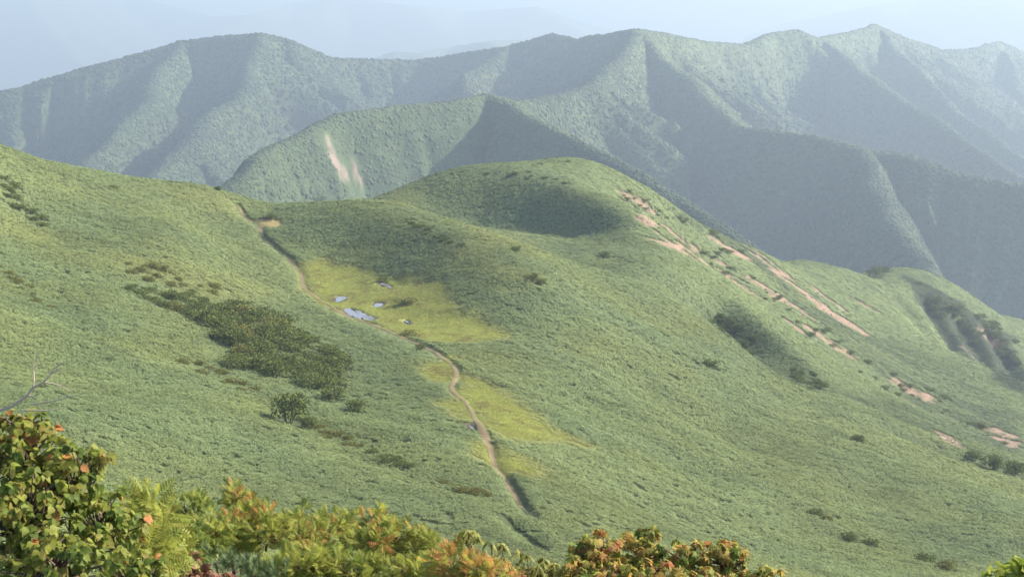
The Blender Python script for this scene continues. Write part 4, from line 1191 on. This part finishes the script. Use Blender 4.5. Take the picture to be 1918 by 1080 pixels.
for k, (lab, lobes, cl, kinds, sd) in enumerate([
    ('green rowan shrub behind the feathery yellow green one', [(355, 960, 9.4, 50, 30), (380, 1005, 9.0, 55, 42), (345, 1030, 8.8, 50, 45)], 62, [(RG, 4, -1), (RY, 3, 1), (RO, .3, .4)], 31),
    ('rowan shrub with the tall orange tip, highest of the foreground row', [(448, 950, 9.7, 24, 34), (440, 922, 9.8, 9, 12), (480, 975, 9.5, 50, 38), (430, 1000, 9.2, 50, 38), (500, 1000, 9.2, 50, 34)], 74, [(RY, 4, .5), (RG, 1.6, -1), (RO, .3, 4)], 32),
    ('rowan shrub in the middle of the row with orange flecked top', [(560, 985, 9.8, 55, 32), (610, 1000, 9.5, 60, 40), (650, 985, 9.7, 34, 24), (580, 1030, 9.0, 70, 36)], 76, [(RY, 4, .5), (RG, 1.4, 0), (RO, .3, 3)], 33),
    ('rowan shrub right of the middle with coral red shoot tips', [(705, 985, 9.4, 34, 30), (712, 960, 9.5, 10, 14), (745, 1005, 9.2, 45, 30), (790, 1030, 9.0, 45, 34), (700, 1025, 9.0, 55, 34)], 74, [(RY, 4, 0), (RG, 1.8, 0), (RO, .4, 4)], 34),
    ('low yellow green rowan shrub along the bottom edge before the row', [(560, 1068, 8.0, 75, 34), (660, 1075, 8.0, 80, 34), (760, 1080, 7.9, 70, 32), (600, 1040, 8.3, 40, 22)], 78, [(RY, 5, 0), (RG, 2, 0), (RO, .25, .5)], 35),
]):
    shrub('rowan_shrub', lab, lobes, int(cl * 2.4), 6, kinds, .074, droop=.2, spread=.6, seed=sd, n_obj=200, bark=M_RED_TWIG)
shrub('willow_shrub', 'shrub with narrow hanging olive leaves, right end of the foreground row',
      [(875, 1025, 8.6, 48, 36), (930, 1050, 8.4, 55, 36), (1000, 1068, 8.3, 52, 34), (860, 1075, 8.1, 70, 40), (950, 1085, 8.0, 80, 34), (1040, 1080, 8.3, 40, 26)], 140, 8, [(DO, 5, 0), (DOO, .7, .3), (BIY, .5, 0)], .07, droop=1.3, spread=.6, seed=41, n_obj=300)
shrub('rowan_shrub', 'orange and green rowan shrub tucked in front of the hanging leaved shrub', [(850, 1060, 7.7, 50, 26), (905, 1080, 7.6, 60, 26)], 60, 6, [(RY, 2, 0), (RO, 2, 1), (RG, 1, 0)], .085, droop=.3, seed=42, n_obj=150)
shrub('maple_shrub', 'maple shrub turning orange and yellow, right of the hanging leaved shrub at bottom',
      [(1120, 1030, 6.6, 55, 34), (1100, 1075, 6.4, 60, 40), (1200, 1035, 6.7, 60, 36), (1215, 1000, 6.9, 18, 14), (1285, 1040, 6.6, 60, 34), (1355, 1045, 6.6, 50, 38), (1362, 1012, 6.8, 12, 14), (1425, 1072, 6.5, 45, 24), (1230, 1085, 6.3, 170, 34)],
      300, 6, [(MG, 3.4, -1.2), (MY, 4, .5), (MO, 1.5, 1.5)], .046, droop=1.0, spread=.6, seed=51, n_obj=300, bark=M_RED_TWIG)
shrub('yellow_green_shrub', 'bright yellow green shrub peeping in at the bottom right corner',
      [(1900, 1068, 6.0, 26, 15), (1860, 1086, 6.0, 40, 14), (1925, 1080, 5.9, 30, 24)], 26, 7, [(YB, 1, 0)], .06, droop=.5, seed=61, n_obj=120)
